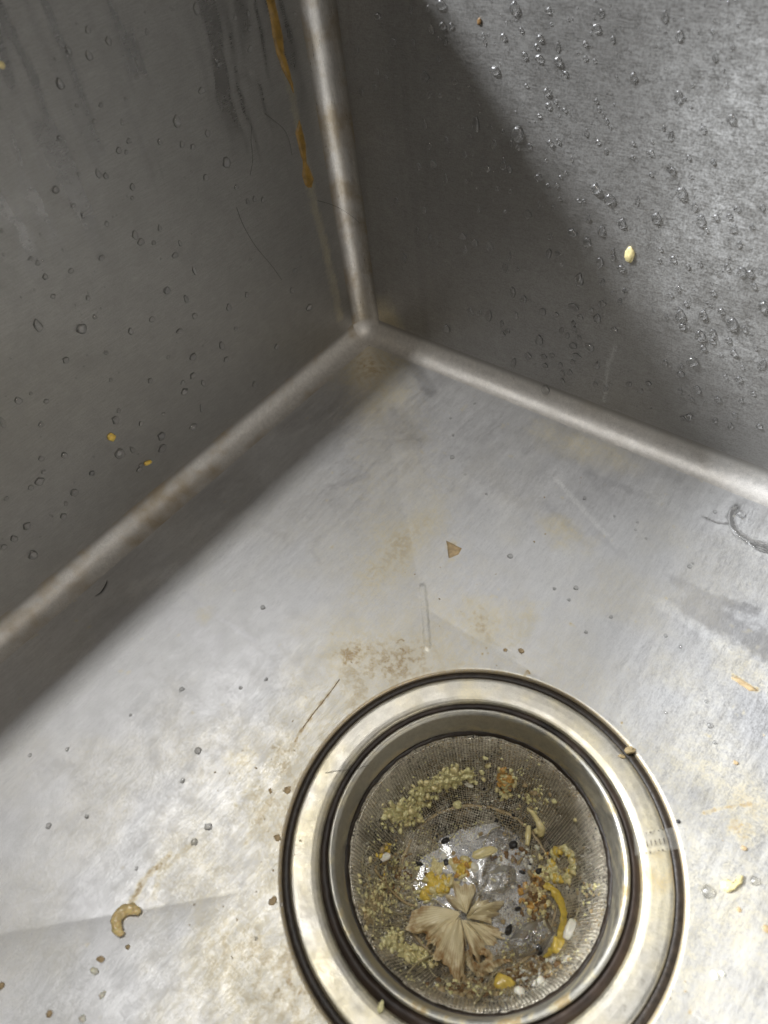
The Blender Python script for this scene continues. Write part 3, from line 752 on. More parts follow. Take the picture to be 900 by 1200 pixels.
cluster('dark', 560, 1000, 200, 150, 30, 1.2, 2.4, 'loose in the mesh basket'); cluster('pale', 570, 1000, 170, 110, 22, 1.4, 3.0, 'loose in the mesh basket')

# each dark berry-like bit
for k, (x, y, r_, wh) in enumerate(((522, 985, 7, 'uppermost on the basket floor, below the far mesh'), (491, 1012, 6, 'left of the yellow heap'), (523, 1010, 5.5, 'between the yellow heaps'), (601, 990, 7.5, 'upper right of the basket floor, ring shaped glint'), (612, 1022, 5, 'right of the white gel'), (631, 1021, 7, 'beside the orange bits'),
                        (607, 1065, 5.5, 'right of the onion skin'), (596, 1090, 9, 'at the tip of the lower right skin petal'), (632, 1115, 8, 'beside the lower end of the yellow pepper strip'), (663, 1028, 5, 'below the lumpy ring of egg'))):
    for j in range(5):
        pass
    o = put('dark_berry_bit', kinds['dark'][k % 5], bp_(x, y, 0.5), (r_ * .24, r_ * .21, r_ * .17))
    tag(o, f'small black berry-like bit {wh}', 'food scrap', 'black bits in the strainer')
def single(name, mat, x, y, sx, sy, sz, rz, label, boxy=0.0, lift=1.0, flat=1.0, seed=3, rough=.3, tilt=(0, 0)):
    o = put(name, lump_mesh(name, seed, mat, 3, flat, rough, 1.5, boxy), bp_(x, y, lift), (sx * .32, sy * .32, sz * .32), (tilt[0], tilt[1], R(rz)))
    return tag(o, label, 'food scrap')
single('yellow_cube', m_yel, 655, 1109, 7, 8, 6, 20, 'bright yellow diced piece on the right of the strainer floor', 0.75)
single('yellow_cube', m_yel, 592, 1154, 11, 8, 7, 10, 'yellow diced piece low in the strainer, nearest the near rim', 0.6, seed=5)
single('white_chunk', m_white, 669, 1090, 6, 11, 6, 5, 'smooth white chunk beside the yellow pepper strip', 0.2)
single('pale_shred', m_pale, 569, 999, 15, 5, 4, 52, 'long pale yellow shred lying above the onion skin', 0.2, seed=8)
single('white_chunk', m_white, 556, 1017, 5, 5, 4, 0, 'small white bead above the onion skin', 0, seed=6)
single('seed_husk', m_white, 448, 1005, 5, 9, 4, -30, 'pale oval husk on the left mesh', 0, seed=9, lift=.6)
single('white_chunk', m_white, 549, 919, 6, 3, 3, 10, 'tiny white grain in the far crumb cluster', 0, seed=10, lift=.5)
single('green_crumb', m_green, 536, 943, 5, 5, 4, 0, 'lone greenish crumb on the dark far mesh', 0, seed=12, lift=.5)
single('white_chunk', m_white, 610, 1163, 6, 4, 4, 0, 'white scrap low in the strainer, right of the yellow dice', 0.2, seed=13, lift=.6)
single('white_chunk', m_white, 634, 1150, 4, 4, 3, 0, 'white scrap on the lower right basket edge', 0.2, seed=14, lift=.6)

t = tube('yellow_noodle', [bp_(618, 948, .9), bp_(624, 952, 1), bp_(630, 962, 1), bp_(634, 969, 1.2), bp_(633, 977, 1.1), bp_(627, 972, 1.1)], [.7, .9, 1.0, 1.5, 1.3, .7], m_pale, 8, rough=.5)
tag(t, 'curled pale yellow noodle on the upper right mesh', 'food scrap')
t = tube('yellow_noodle', [bp_(620, 968, .8), bp_(619, 978, .9), bp_(618, 990, .9)], [.8, 1.1, .8], m_pale, 8, rough=.5, seed=4)
tag(t, 'short straight pale yellow noodle on the upper right mesh', 'food scrap')
t = tube('pepper_strip', [bp_(636, 1036, 1.2), bp_(648, 1042, 1.6), bp_(657, 1056, 1.8), bp_(661, 1075, 1.8), bp_(659, 1094, 1.6), bp_(652, 1110, 1.4), bp_(638, 1122, 1.0)], [.7, 1.2, 1.5, 1.3, 1.4, 1.6, 0.7], m_pepper, 12, 0.55, rough=1.0)
tag(t, 'curved translucent yellow pepper strip on the right of the strainer floor', 'food scrap')

# onion skin: one torn, gathered piece with fanned petals
skin = thing('onion_skin', 'torn translucent onion skin gathered into a bow in the strainer', 'onion skin', bp_(543, 1073, 4))
sk0 = np.array(skin.location) / MM
def petal(pts, lifts, c_lift=4.2, bulge=1.5, cpx=(543, 1073), edge=1.0, ruff=0.5, seed=0):
    ang_ = math.atan2(np.mean([p[1] for p in pts]) - cpx[1], np.mean([p[0] for p in pts]) - cpx[0])
    C0 = bp_(cpx[0] + 4.5 * math.cos(ang_ + 1.2), cpx[1] + 4.5 * math.sin(ang_ + 1.2), c_lift + .5 * math.sin(seed * 2.1))
    K = np.array([bp_(x, y, l) for (x, y), l in zip(pts, lifts)])
    nu, nv = 48, 22
    s = np.linspace(0, len(K) - 1, nu); i0 = np.minimum(s.astype(int), len(K) - 2); f = (s - i0)[:, None]
    E = K[i0] * (1 - f) + K[i0 + 1] * f
    E = np.array([E[max(0, i - 2):i + 3].mean(0) for i in range(nu)])
    rg = 1 + 0.40 * (fbm(np.linspace(0, 7, nu) + seed * 9, np.zeros(nu) + seed, seed + 2, 4) - 0.5) * 2
    E = C0 + (E - C0) * rg[:, None]
    tv = np.linspace(0.04, 1, nv)
    P = np.zeros((nu, nv, 3)); ve = np.zeros((nu, nv)); ed = np.zeros((nu, nv))
    for i in range(nu):
        u = i / (nu - 1)
        for j, t in enumerate(tv):
            p = C0 * (1 - t) + E[i] * t
            p = p + np.array([0, 0, 1]) * (bulge * math.sin(math.pi * t) * (0.5 + math.sin(math.pi * u)) + ruff * t * math.sin(u * 17 + seed + 3 * t) + 0.05 * t * math.sin(u * 48 + seed) + 2.5 * t * (float(fbm(np.array(u * 3 + seed * 5), np.array(t * 2.5), seed)) - .5) * 2)
            P[i, j] = p - sk0; ve[i, j] = u; ed[i, j] = edge * (sstep(0.5, 1.0, t) + 0.5 * (u < .06) + 0.5 * (u > .94))
    return grid_mesh('petal', P, m_skin, skin, {'vein': ve, 'edge': np.clip(ed, 0, 1)})
petal([(529, 1064), (525, 1051), (531, 1035), (547, 1033), (558, 1042), (553, 1058)], [2, 3, 3, 3, 3, 3], edge=.6, seed=1)
petal([(556, 1060), (564, 1050), (580, 1052), (592, 1057), (586, 1071), (570, 1084)], [4, 5, 5, 2, 2, 2.5], bulge=4.2, edge=.35, seed=2)
petal([(570, 1084), (584, 1088), (590, 1094), (586, 1105), (568, 1107), (556, 1098)], [1.5, 1.5, 1.5, 1.5, 1.5, 2], bulge=.8, edge=.7, seed=3, c_lift=3)
petal([(524, 1064), (496, 1060), (487, 1074), (488, 1094), (496, 1107), (514, 1104), (526, 1096)], [2, 3.5, 3.5, 3, 2.5, 2, 2.4], bulge=2.0, edge=1, seed=4)
petal([(519, 1088), (509, 1106), (512, 1126), (522, 1142), (538, 1146), (547, 1128), (547, 1100)], [2.5, 4, 4, 3.5, 2.5, 2, 3], bulge=2.6, edge=1, seed=5)
petal([(547, 1098), (552, 1120), (562, 1128), (574, 1122), (572, 1108), (560, 1092)], [2.5, 3, 3, 2.5, 2, 3], bulge=1.4, edge=1.0, ruff=.9, seed=6)
# browned curls at its foot: ruffled strips of the same skin
def ruffle(pts, wid, lift, seed):
    K = np.array([bp_(x, y, lift) for x, y in pts])
    n = 70; s = np.linspace(0, len(K) - 1, n); i0 = np.minimum(s.astype(int), len(K) - 2); f = (s - i0)[:, None]
    E = K[i0] * (1 - f) + K[i0 + 1] * f
    E = np.array([E[max(0, i - 4):i + 5].mean(0) for i in range(n)])
    T = np.gradient(E, axis=0); T[:, 2] = 0; T /= np.linalg.norm(T, axis=1)[:, None]
    Sd = np.stack([-T[:, 1], T[:, 0], 0 * T[:, 0]], 1)
    P = np.zeros((n, 9, 3)); ve = np.zeros((n, 9)); ed = np.zeros((n, 9))
    for i in range(n):
        u = i / (n - 1); wv = wid * (.35 + .65 * math.sin(math.pi * min(1, .1 + u))) * (.75 + .6 * float(vnoise(np.array(u * 9), np.array(seed * 3.1), 3)))
        for j in range(9):
            t = j / 8
            P[i, j] = E[i] + Sd[i] * wv * (t - .5) * 1.3 + np.array([0, 0, 1]) * (wv * 1.2 * t + .8 * t * math.sin(u * 19 + seed) + .3 * math.sin(u * 37 + t * 4)) - sk0
            ve[i, j] = u * .6; ed[i, j] = .45 + .55 * t
    return grid_mesh('browned_curl', P, m_skin, skin, {'vein': ve, 'edge': ed})
ruffle([(546, 1112), (549, 1126), (558, 1137), (570, 1134), (575, 1122), (567, 1114), (558, 1119), (561, 1128)], 2.2, .8, 1)
ruffle([(556, 1140), (566, 1142), (577, 1132), (590, 1126), (602, 1126)], 1.7, .8, 2)
ruffle([(538, 1122), (536, 1138), (545, 1150), (557, 1147)], 1.7, .8, 3)
ruffle([(512, 1086), (506, 1098), (500, 1110)], 1.5, 1.8, 4)

for k in range(16):
    a = k / 16 * 6.283 + rnd.uniform(-.15, .15); L_ = rnd.uniform(38, 66)
    pts = [bp_(543 + L_ * f * math.cos(a + .25 * f * math.sin(k)), 1076 + L_ * f * 1.05 * math.sin(a + .25 * f * math.sin(k)), 5.0 - 3.2 * f + .4 * math.sin(k + 5 * f)) - sk0 for f in (.1, .35, .6, .82, 1)]
    tube('strand', pts, [.16, .13, .11, .09, .05], m_fibre, 5, parent=skin)

# clear gel and wet film over the basket floor
def film_blob(name, outline, lift, hump, label, seed=1, mat=None, rough=.6, drape=False):
    K = np.array([bp_(x, y, lift) for x, y in outline]); c = K.mean(0)
    nu, nv = 56, 12
    s = np.linspace(0, len(K), nu, endpoint=False); i0 = s.astype(int) % len(K); f = (s - s.astype(int))[:, None]
    f = f * f * (3 - 2 * f)
    E = K[i0] * (1 - f) + K[(i0 + 1) % len(K)] * f
    P = np.zeros((nu, nv, 3))
    for j, t in enumerate(np.linspace(0.02, 1, nv)):
        q = c + (E - c) * t
        if drape: q[:, 2] = [bowl_z(min(39.0, math.hypot(u[0] - BX, u[1] - BY))) + .12 for u in q]
        q[:, 2] += hump * math.sqrt(max(0, 1 - t * t)) + rough * (1 - t ** 4) * (fbm(q[:, 0] * .8 + 30, q[:, 1] * .8 + 30, seed) - .5) * 2
        P[:, j] = q - c
    o = grid_mesh(name, P[::-1], mat or m_water, None, closed=True)
    o.location = Vector(c) * MM
    return tag(o, label, 'clear gel')
film_blob('clear_gel', [(568, 1024), (588, 1012), (604, 1016), (606, 1034), (590, 1050), (574, 1048)], .2, 2.2, 'glassy clear gel lump above the right skin petal', 1)
film_blob('clear_gel', [(592, 1104), (616, 1082), (640, 1074), (650, 1094), (636, 1116), (606, 1124)], .2, 2.0, 'flat glassy gel sheet inside the bend of the pepper strip', 2)
film_blob('clear_gel', [(556, 984), (582, 972), (604, 980), (596, 1000), (566, 1006)], .2, 1.2, 'thin clear gel under the long pale shred', 3)
film_blob('clear_gel', [(494, 1050), (512, 1056), (528, 1072), (514, 1078), (490, 1070)], .2, 1.4, 'clear gel between the yellow heap and the left skin petal', 4)

film_blob('water_film', [(561 + 84 * math.cos(q) * (1 + .08 * math.sin(3 * q)), 1046 + 80 * math.sin(q) * (1 + .06 * math.sin(4 * q))) for q in np.linspace(0, 6.283, 15)[:-1]], .1, .25, 'thin clear water film covering the middle of the basket floor', 8, None, .6)
for k, (x, y, rx, ry, til, mt, lb) in enumerate(((520, 917, 40, 11, -.3, m_green, 'wet greenish smear under the widest crumb clump'), (470, 952, 22, 15, .2, m_green, 'wet greenish smear under the upper left clump'), (512, 1040, 20, 11, -.3, m_yel, 'wet yellow mush under the bright egg heap'), (541, 1017, 12, 11, 0, m_yel, 'wet yellow mush above the onion skin'),
        (480, 1117, 30, 10, .3, m_green, 'wet greenish smear under the stringy clump'), (592, 914, 12, 11, 0, m_orange, 'wet orange mush on the upper right mesh'), (626, 1048, 16, 26, 0, m_tan, 'wet tan mush left of the pepper strip'), (600, 1146, 44, 10, -.3, m_tan, 'wet tan mush along the lower basket edge'), (436, 1060, 12, 30, 0, m_tan, 'wet tan scum smear on the left mesh'))):
    out_ = []
    for q in np.linspace(0, 6.283, 19)[:-1]:
        w_ = .8 + .35 * math.sin(q * 3 + k) * math.sin(q * 5 + 2 * k)
        ex_, ey_ = rx * w_ * math.cos(q), ry * w_ * math.sin(q)
        out_.append((x + ex_ * math.cos(til) - ey_ * math.sin(til), y + ex_ * math.sin(til) + ey_ * math.cos(til)))
    o = film_blob('mush_smear', out_, .05, .35, lb, 20 + k, mt, .8, True)
    o['category'] = 'food scrap'
# pale fibres
fib = []
def fibre(x0, y0, n=5, step=11, a=None):
    a = rnd.uniform(0, 6.28) if a is None else a
    pts = []; x, y = x0, y0
    for k in range(n):
        if math.hypot(x - 561, y - 1027) > 142: break
        pts.append(bp_(x, y, rnd.uniform(.4, 1.3))); a += rnd.gauss(0, .6); x += step * math.cos(a); y += step * math.sin(a)
    return pts
V, F = [], []
for k in range(150):
    if k < 80: x, y = rnd.gauss(445, 18), rnd.gauss(1062, 34)
    elif k < 118: x, y = rnd.gauss(545, 32), rnd.gauss(1158, 9)
    else: x, y = rnd.gauss(560, 70), rnd.gauss(1050, 60)
    pts = fibre(x, y)
    if len(pts) < 3: continue
    vs, fs = tube_geo(pts, rnd.uniform(.07, .17), 5, 1, 4)
    F += [tuple(i + len(V) for i in f) for f in fs]; V += [tuple(q) for q in vs]
fo = mesh('fibre_tangle', V, F, m_fibre)
fo['kind'] = 'stuff'
tag(fo, 'tangle of pale hair-thin fibres caught on the strainer mesh', 'fibres')
for k, (pts, lb) in enumerate((([(556, 1176), (563, 1168), (566, 1157), (560, 1150)], 'white looped thread low in the strainer'), ([(478, 1140), (490, 1128), (508, 1120), (530, 1118)], 'pale stringy fibre crossing the lower left mesh'), ([(440, 1020), (455, 1040), (472, 1056), (486, 1062)], 'dark stem lying across the left mesh'))):
    t = tube('thread', [bp_(x, y, 1.2) for x, y in pts], .3 if k < 2 else .45, m_fibre if k < 2 else m_tan, 6)
    tag(t, lb, 'thread')
# scum grains over the mesh: far too many to count
V, F = [], []
bm0 = bmesh.new(); bmesh.ops.create_icosphere(bm0, subdivisions=1, radius=1.0)
iv = np.array([q.co[:] for q in bm0.verts]); ifc = [tuple(q.index for q in f.verts) for f in bm0.faces]; bm0.free()
def grains(n, mat, r0, r1, rmin, rmax, label, name, seed, dens):
    g = np.random.RandomState(seed); V, F = [], []; c = 0
    while c < n:
        a = g.uniform(0, 6.283); r = math.sqrt(g.uniform(rmin ** 2, rmax ** 2)); x, y = r * math.cos(a), r * math.sin(a)
        if g.uniform() > dens(x, y): continue
        s = g.uniform(r0, r1) * np.array([g.uniform(.7, 1.4), g.uniform(.7, 1.4), g.uniform(.6, 1)])
        base = len(V) * 12
        V.append(iv * s * (1 + g.uniform(-.25, .25, (12, 1))) + np.array([BX + x, BY + y, bowl_z(r) + 0.15]))
        F += [tuple(i + base for i in f) for f in ifc]; c += 1
    o = mesh(name, np.concatenate(V), F, mat)
    o['kind'] = 'stuff'
    tag(o, label, 'scum')
grains(5200, m_tan, .08, .28, 0, 39, 'fine tan scum grains all over the strainer mesh', 'scum_grains', 1, lambda x, y: float(sstep(.42, .62, fbm(np.array(x / 9 + 20), np.array(y / 9 + 20), 3))))
grains(2600, m_dark, .08, .26, 8, 39.3, 'fine black specks over the strainer mesh', 'black_specks', 2, lambda x, y: float(sstep(.45, .66, fbm(np.array(x / 8 + 50), np.array(y / 8 + 50), 6))))
grains(1800, m_white, .10, .26, 0, 36, 'fine whitish specks over the strainer mesh', 'white_specks', 3, lambda x, y: float(sstep(.42, .62, fbm(np.array(x / 10 + 70), np.array(y / 10 + 70), 8))))
grains(700, m_green, .14, .40, 14, 38, 'fine greenish specks over the strainer mesh', 'green_specks', 4, lambda x, y: float(sstep(.5, .66, fbm(np.array(x / 10 + 90), np.array(y / 10 + 90), 12))))

# ---------------------------------------------------------------- water droplets on the walls
def drop_mesh(seed, tear):
    g = np.random.RandomState(seed)
    nu, nv = 20, 7
    V = []; F = []
    ph = g.uniform(0, 6.28, 4); am = g.uniform(.0, .09, 4)
    for j in range(nv):
        t = 1 - j / (nv - 1)                              # 1 at the foot, 0 at the top of the dome
        for i in range(nu):
            a = 2 * math.pi * i / nu
            r = 0.5 * (1 + sum(am[k] * math.sin((k + 2) * a + ph[k]) for k in range(4)))
            x, z = r * math.cos(a) * t, r * math.sin(a) * t
            if z > 0: x *= 1 - tear * (z / .5) ** 1.5
            z = z - (1 - t) * .10 * (1 + tear)
            V.append((x, -0.04 + 1.04 * math.sqrt(max(0, 1 - t * t)) ** 0.9, z))
        if j == 0: continue
    for j in range(nv - 1):
        for i in range(nu):
            F.append((j * nu + i, (j + 1) * nu + i, (j + 1) * nu + (i + 1) % nu, j * nu + (i + 1) % nu))
    F.append(tuple(range(nu)))
    me = bpy.data.meshes.new('water_droplet')
    me.from_pydata([(x * MM, y * MM, z * MM) for x, y, z in V], [], F)
    for p in me.polygons: p.use_smooth = len(p.vertices) == 4
    me.materials.append(m_water)
    return me
DM = [drop_mesh(k, t) for k, t in enumerate((.15, .3, .45, .55, .65, .25, .4))]
R_DROPS = """443,19,8,8;448,29,4,6;481,12,5,10;502,10,4,8;506,34,6,14;519,30,8,10;529,30,6,7;461,49,8,9;484,49,6,7;514,46,7,7;522,48,5,11;451,60,6,6;418,59,5,8;514,69,5,6;498,90,10,12;442,84,5,6;452,91,4,7;440,103,5,8;424,108,5,10;502,112,4,6;516,112,4,5;533,96,5,6;548,100,4,5;558,146,9,18;575,150,5,7;579,169,5,11;590,154,4,5;498,145,4,12;503,171,5,9;523,164,5,7;545,181,4,7;508,192,7,9;491,195,4,8;572,197,7,7;590,194,7,10;517,5,12,12
603,9,11,17;643,12,7,8;611,35,5,7;590,43,7,9;566,41,4,6;568,49,4,9;633,44,8,9;629,54,7,7;654,55,5,12;615,65,7,9;632,68,11,7;654,71,10,11;663,86,6,7;580,82,12,10;686,51,6,7;686,68,6,6;697,71,5,5;742,90,8,12;718,46,6,9;705,15,6,10;699,33,12,10;617,100,5,5;641,107,9,9;643,124,7,8;662,129,6,5;699,118,5,6;702,128,4,6;707,134,4,6;711,142,5,7;715,149,4,5;632,135,6,4;651,120,4,4;607,156,14,18;687,155,5,9;701,166,6,6;645,167,8,8;654,165,6,6;621,171,6,7;710,177,5,7;742,168,5,5;741,184,5,4;670,186,4,6;640,188,4,4;607,173,5,6;599,168,4,8;597,198,8,8;590,188,5,8
779,19,7,15;796,41,9,13;838,66,6,12;858,55,5,7;795,113,10,16;857,138,11,11;824,151,8,8;786,158,6,13;778,150,4,6;763,179,7,7;807,184,6,7;836,190,6,6;764,166,4,4;784,196,5,9
464,235,5,8;497,246,5,7;504,278,4,8;489,270,4,8;522,209,5,12;546,213,4,5;583,221,5,5;599,224,5,6;619,251,8,10;592,248,4,4;561,245,4,8;543,277,8,7;557,284,7,7;545,292,5,8;574,288,8,11;597,300,4,10;592,313,7,11;607,315,5,5;643,297,7,11;601,342,6,12;614,350,7,8;621,352,4,4;551,365,7,9;562,366,5,5;573,370,7,11;605,370,4,9;636,365,8,8;588,379,4,7;589,391,6,6;595,388,6,5;524,385,7,8;632,398,9,10;474,302,5,10;512,283,4,7
631,207,9,8;698,220,12,12;714,233,15,11;747,235,5,13;729,261,10,12;705,270,9,12;690,256,5,9;671,272,11,9;688,284,10,12;718,295,6,9;719,302,6,7;703,307,9,12;728,314,11,7;679,327,11,14;706,331,7,8;645,277,6,6;653,297,7,5;648,243,5,7;632,240,4,8;656,233,5,5;678,235,6,4;684,235,5,4;642,217,5,5;653,217,5,6;657,207,4,4;663,202,4,4;732,341,5,5;718,343,6,4;658,310,4,4
798,225,13,14;814,242,7,10;821,258,12,14;769,255,11,13;839,254,7,7;855,253,8,7;864,244,9,6;860,268,9,10;866,286,7,8;789,303,9,8;774,292,6,5;806,312,6,6;820,309,6,6;852,312,8,8;869,318,11,11;879,320,9,9;893,243,7,8;881,265,6,8;828,270,6,5;810,207,5,5;763,204,6,5;788,200,8,9;836,189,6,6;891,317,5,5;773,305,5,5
672,360,12,8;700,373,9,10;720,387,8,7;672,379,5,7;673,386,5,8;658,387,5,7;665,393,5,7;672,405,9,7;691,407,12,8;680,371,7,6;652,369,6,6;706,356,8,8;726,354,6,9;693,363,5,5;732,340,6,5;619,417,7,8;637,418,8,4;647,416,7,4;639,428,6,5;657,428,5,7;659,437,6,7;668,436,6,6;659,446,6,5;676,417,10,6;671,424,6,5;700,428,6,9;640,456,10,8;602,425,5,14;710,455,5,8;715,450,5,4;698,450,6,6;737,450,7,5;679,395,5,5
797,368,12,12;824,368,11,11;858,379,14,14;872,385,8,8;820,392,13,11;835,390,9,10;835,400,9,5;854,399,8,7;800,382,9,7;831,356,8,5;836,343,8,6;845,364,8,7;804,356,7,5;894,358,12,12;893,426,9,13;812,423,14,10;798,438,10,6;798,429,6,6;817,456,10,9;841,468,8,7;860,413,9,7;866,444,8,7;883,461,7,5;868,469,6,5;795,338,6,6;760,449,7,5;824,407,8,6;780,424,6,6;850,441,6,5;808,488,9,7;800,490,7,5;838,493,6,5;861,486,7,6;856,499,7,6;890,499,9,5;870,430,6,5;886,408,5,5;845,415,5,4;752,458,4,6;786,345,6,5;781,372,5,6;793,372,5,5;884,335,7,7;797,458,7,5;811,468,5,5"""
L_DROPS = """80,59,7,14;103,35,7,10;127,48,7,12;104,65,8,13;70,98,9,16;160,90,6,5;172,37,5,8;147,116,4,6;99,112,4,6;118,123,6,6;110,142,6,6;143,143,4,8;151,165,6,7;139,176,7,8;148,178,5,5;69,161,6,6;187,166,5,8;2,76,4,5;90,124,5,6
230,10,8,16;202,11,4,4;291,16,5,10;293,33,7,7;293,57,7,6;253,71,4,9;256,76,5,8;236,106,8,8;207,142,9,16;243,156,6,9;213,169,6,8;226,172,6,7;265,190,9,14;345,16,4,5;275,20,4,8
65,222,9,10;115,203,7,13;124,206,7,8;92,204,5,5;155,219,6,9;155,232,4,5;85,241,7,5;125,262,5,7;158,275,7,12;165,283,9,6;187,267,5,8;180,284,5,6;2,270,5,6;36,303,7,6;44,308,6,7;53,324,7,8;62,347,6,6;103,349,5,7;119,302,8,5;83,317,7,4;178,374,7,7;194,341,5,8;111,371,5,6;97,252,5,8
241,208,6,8;277,219,6,6;211,285,4,8;205,299,8,5;228,317,5,12;290,236,4,7;298,233,4,7;308,234,4,7;293,304,4,4;196,340,7,9;218,350,5,10;228,370,6,7;268,360,6,9;289,345,5,6;346,317,5,5;342,340,5,7;362,360,7,7;276,385,4,5;210,388,7,5
44,381,10,17;95,385,12,13;153,388,6,9;124,413,5,6;77,422,8,8;21,469,9,10;36,461,4,4;54,470,6,6;130,445,4,5;176,446,5,6;135,492,8,10;139,481,5,5;140,531,12,12;155,527,5,10;189,511,9,9;190,525,10,8;3,495,7,15;48,497,7,7;75,533,7,8;48,537,7,7;51,553,5,6;108,554,5,7;165,496,5,6
260,405,6,12;226,418,8,8;197,418,5,4;226,440,7,7;238,449,4,9;214,448,5,5;216,459,8,8;226,500,8,8;298,450,5,8;324,406,5,6;265,421,6,6;236,478,4,10;191,485,4,4
46,564,11,10;36,571,7,6;87,577,9,9;7,584,6,5;31,616,10,8;16,631,8,9;4,641,8,7;38,650,11,11;74,605,7,8;107,555,5,7;165,545,6,5;163,550,7,5;77,590,5,6"""
allD = []
for side, txt in (('R', R_DROPS), ('L', L_DROPS)):
    for q in txt.replace('\n', ';').split(';'):
        x, y, dw, dh = map(float, q.split(','))
        f = bw if side == 'R' else lw
        c = f(x, y)
        wmm = np.linalg.norm(f(x + dw / 2, y) - f(x - dw / 2, y)) * 1.0
        hmm = abs(f(x, y + dh / 2)[2] - f(x, y - dh / 2)[2]) * 1.15
        wmm = max(wmm, .7); hmm = min(max(hmm, wmm * .75), wmm * 2.6)
        allD.append((wmm * hmm, side, x, y, c, wmm, hmm))
allD.sort(key=lambda d: -d[0])
def drop_xform(side, c, wmm, hmm, g):
    dep = min(wmm, hmm) * g.uniform(.34, .46)
    rot = (0, g.uniform(-.18, .18), math.pi) if side == 'R' else (0, g.uniform(-.18, .18), -math.pi / 2)
    return (wmm, dep, hmm), rot
g = random.Random(3)
small = []
for k, (ar, side, x, y, c, wmm, hmm) in enumerate(allD):
    s3, rot = drop_xform(side, c, wmm, hmm, g)
    me = g.choice(DM)
    if k < 285:
        o = put('water_droplet', me, c, s3, rot)
        if side == 'R':
            col_ = 'beside the upright seam' if x < 520 else 'left of the oval crumb' if x < 660 else 'near the oval crumb' if x < 775 else 'in the far right haze'
            row_ = 'high up,' if y < 130 else 'at mid height,' if y < 270 else 'fairly low,' if y < 370 else 'just above the cove,'
            where = f'{row_} {col_}'
        else:
            col_ = 'near the sauce drip' if x > 230 else 'midway along' if x > 100 else 'far from the seam'
            row_ = 'among the water runs,' if y < 130 else 'upper middle,' if y < 260 else 'lower middle,' if y < 420 else 'low down,'
            where = f'{row_} {col_}'
        sz = 'large' if ar > 14 else 'mid-sized' if ar > 6 else 'small'
        shp = 'elongated' if hmm > 1.5 * wmm else 'rounded'
        tag(o, f"{sz} {shp} droplet on {'right-hand' if side == 'R' else 'dark left'} wall, {where}", 'water droplet', f"water droplets on the {'right-hand' if side == 'R' else 'left'} wall")
    else:
        small.append((me, c, s3, rot))
def join_drops(name, items, label):
    V, F, b0 = [], [], 0
    for me, c, s3, rot in items:
        n = len(me.vertices); co = np.empty(n * 3, np.float32); me.vertices.foreach_get('co', co)
        M_ = np.array(Matrix.Rotation(rot[2], 3, 'Z') @ Matrix.Rotation(rot[1], 3, 'Y'))
        V.append((co.reshape(-1, 3) / MM * np.array(s3)) @ M_.T + np.array(c))
        F += [tuple(i + b0 for i in p.vertices) for p in me.polygons]; b0 += n
    o = mesh(name, np.concatenate(V), F, m_water); o['kind'] = 'stuff'
    return tag(o, label, 'droplets')
rs = np.random.RandomState(5)
tiny_low = drop_mesh(40, .2)
for k in range(1100):                                       # spray too fine to count
    if k < 800:
        side = 'R'; x, y = rs.uniform(410, 900), rs.uniform(0, 500)
        if rs.uniform() > float(sstep(.36, .62, fbm(np.array(x / 45), np.array(y / 45), 9))) * (1.0 if x > 540 else .55): continue
        if y > 385 + (x - 480) * .40: continue
        c = bw(x, y)
    else:
        side = 'L'; x, y = rs.uniform(0, 380), rs.uniform(0, 640)
        if rs.uniform() > float(sstep(.4, .62, fbm(np.array(x / 45), np.array(y / 45), 19))): continue
        if y > 385 + (410 - x) * .78 - 30 or x > 360: continue
        c = lw(x, y)
    if c[2] < DROP + RC * 1.2: continue
    d = rs.uniform(.35, .85)
    s3, rot = drop_xform(side, c, d, d * rs.uniform(.9, 1.6), g)
    small.append((DM[k % 7], c, s3, rot))
join_drops('fine_spray', small, 'fine spray of tiny droplets over both steel walls')

# droplets and beads on the bottom
def bead_mesh(seed):
    me = drop_mesh(seed, .1); co = np.empty(len(me.vertices) * 3, np.float32); me.vertices.foreach_get('co', co)
    c = co.reshape(-1, 3); c = np.stack([c[:, 0], -c[:, 2], c[:, 1]], 1)
    me.vertices.foreach_set('co', c.ravel()); me.update(); return me
BM = [bead_mesh(60 + k) for k in range(4)]
def bead(px, py, d, label=None):
    r = d * .27; x_ = px
    o = put('water_bead', BM[int(px + py) % 4], fp(px, py), (r, r * 1.05, r * .42), (0, 0, px))
    return tag(o, label or 'tiny water bead on the sink bottom ' + ('left of the drain near the noodle' if x_ < 330 and py > 900 else 'in the pale area left of the drain' if x_ < 330 else 'near the corner crease' if x_ < 570 and py < 640 else 'between the drain and the brown flake' if x_ < 700 and py > 640 else 'near the hook-shaped water trail' if py < 690 else 'right of the drain by the crooked shred'), 'water droplet', 'water beads on the sink bottom')
bead(232, 880, 9, 'lone dark-centred water bead on the grey floor left of the drain'); bead(244, 969, 9, 'water bead in the yellowed patch left of the drain'); bead(228, 987, 8, 'water bead just below left of another, near the yellowed patch')
for x, y, d in ((213, 808, 7), (57, 968, 7), (308, 712, 7), (79, 878, 5), (102, 957, 5), (214, 915, 6), (35, 885, 5), (153, 838, 4), (312, 796, 5), (282, 806, 5), (598, 652, 8), (650, 690, 5), (675, 689, 7), (667, 703, 5), (687, 741, 5), (716, 723, 5), (530, 536, 8), (556, 473, 4), (531, 510, 5), (528, 490, 4), (780, 745, 5), (797, 758, 5), (808, 664, 6), (812, 660, 4), (668, 480, 4), (685, 584, 6), (745, 621, 4), (720, 605, 4), (832, 850, 7), (838, 870, 5), (828, 822, 5), (780, 835, 4), (747, 612, 4), (757, 631, 4), (838, 600, 6), (570, 579, 4), (545, 556, 4), (160, 1018, 4), (300, 1100, 4), (330, 1060, 4)):
    bead(x, y, d)
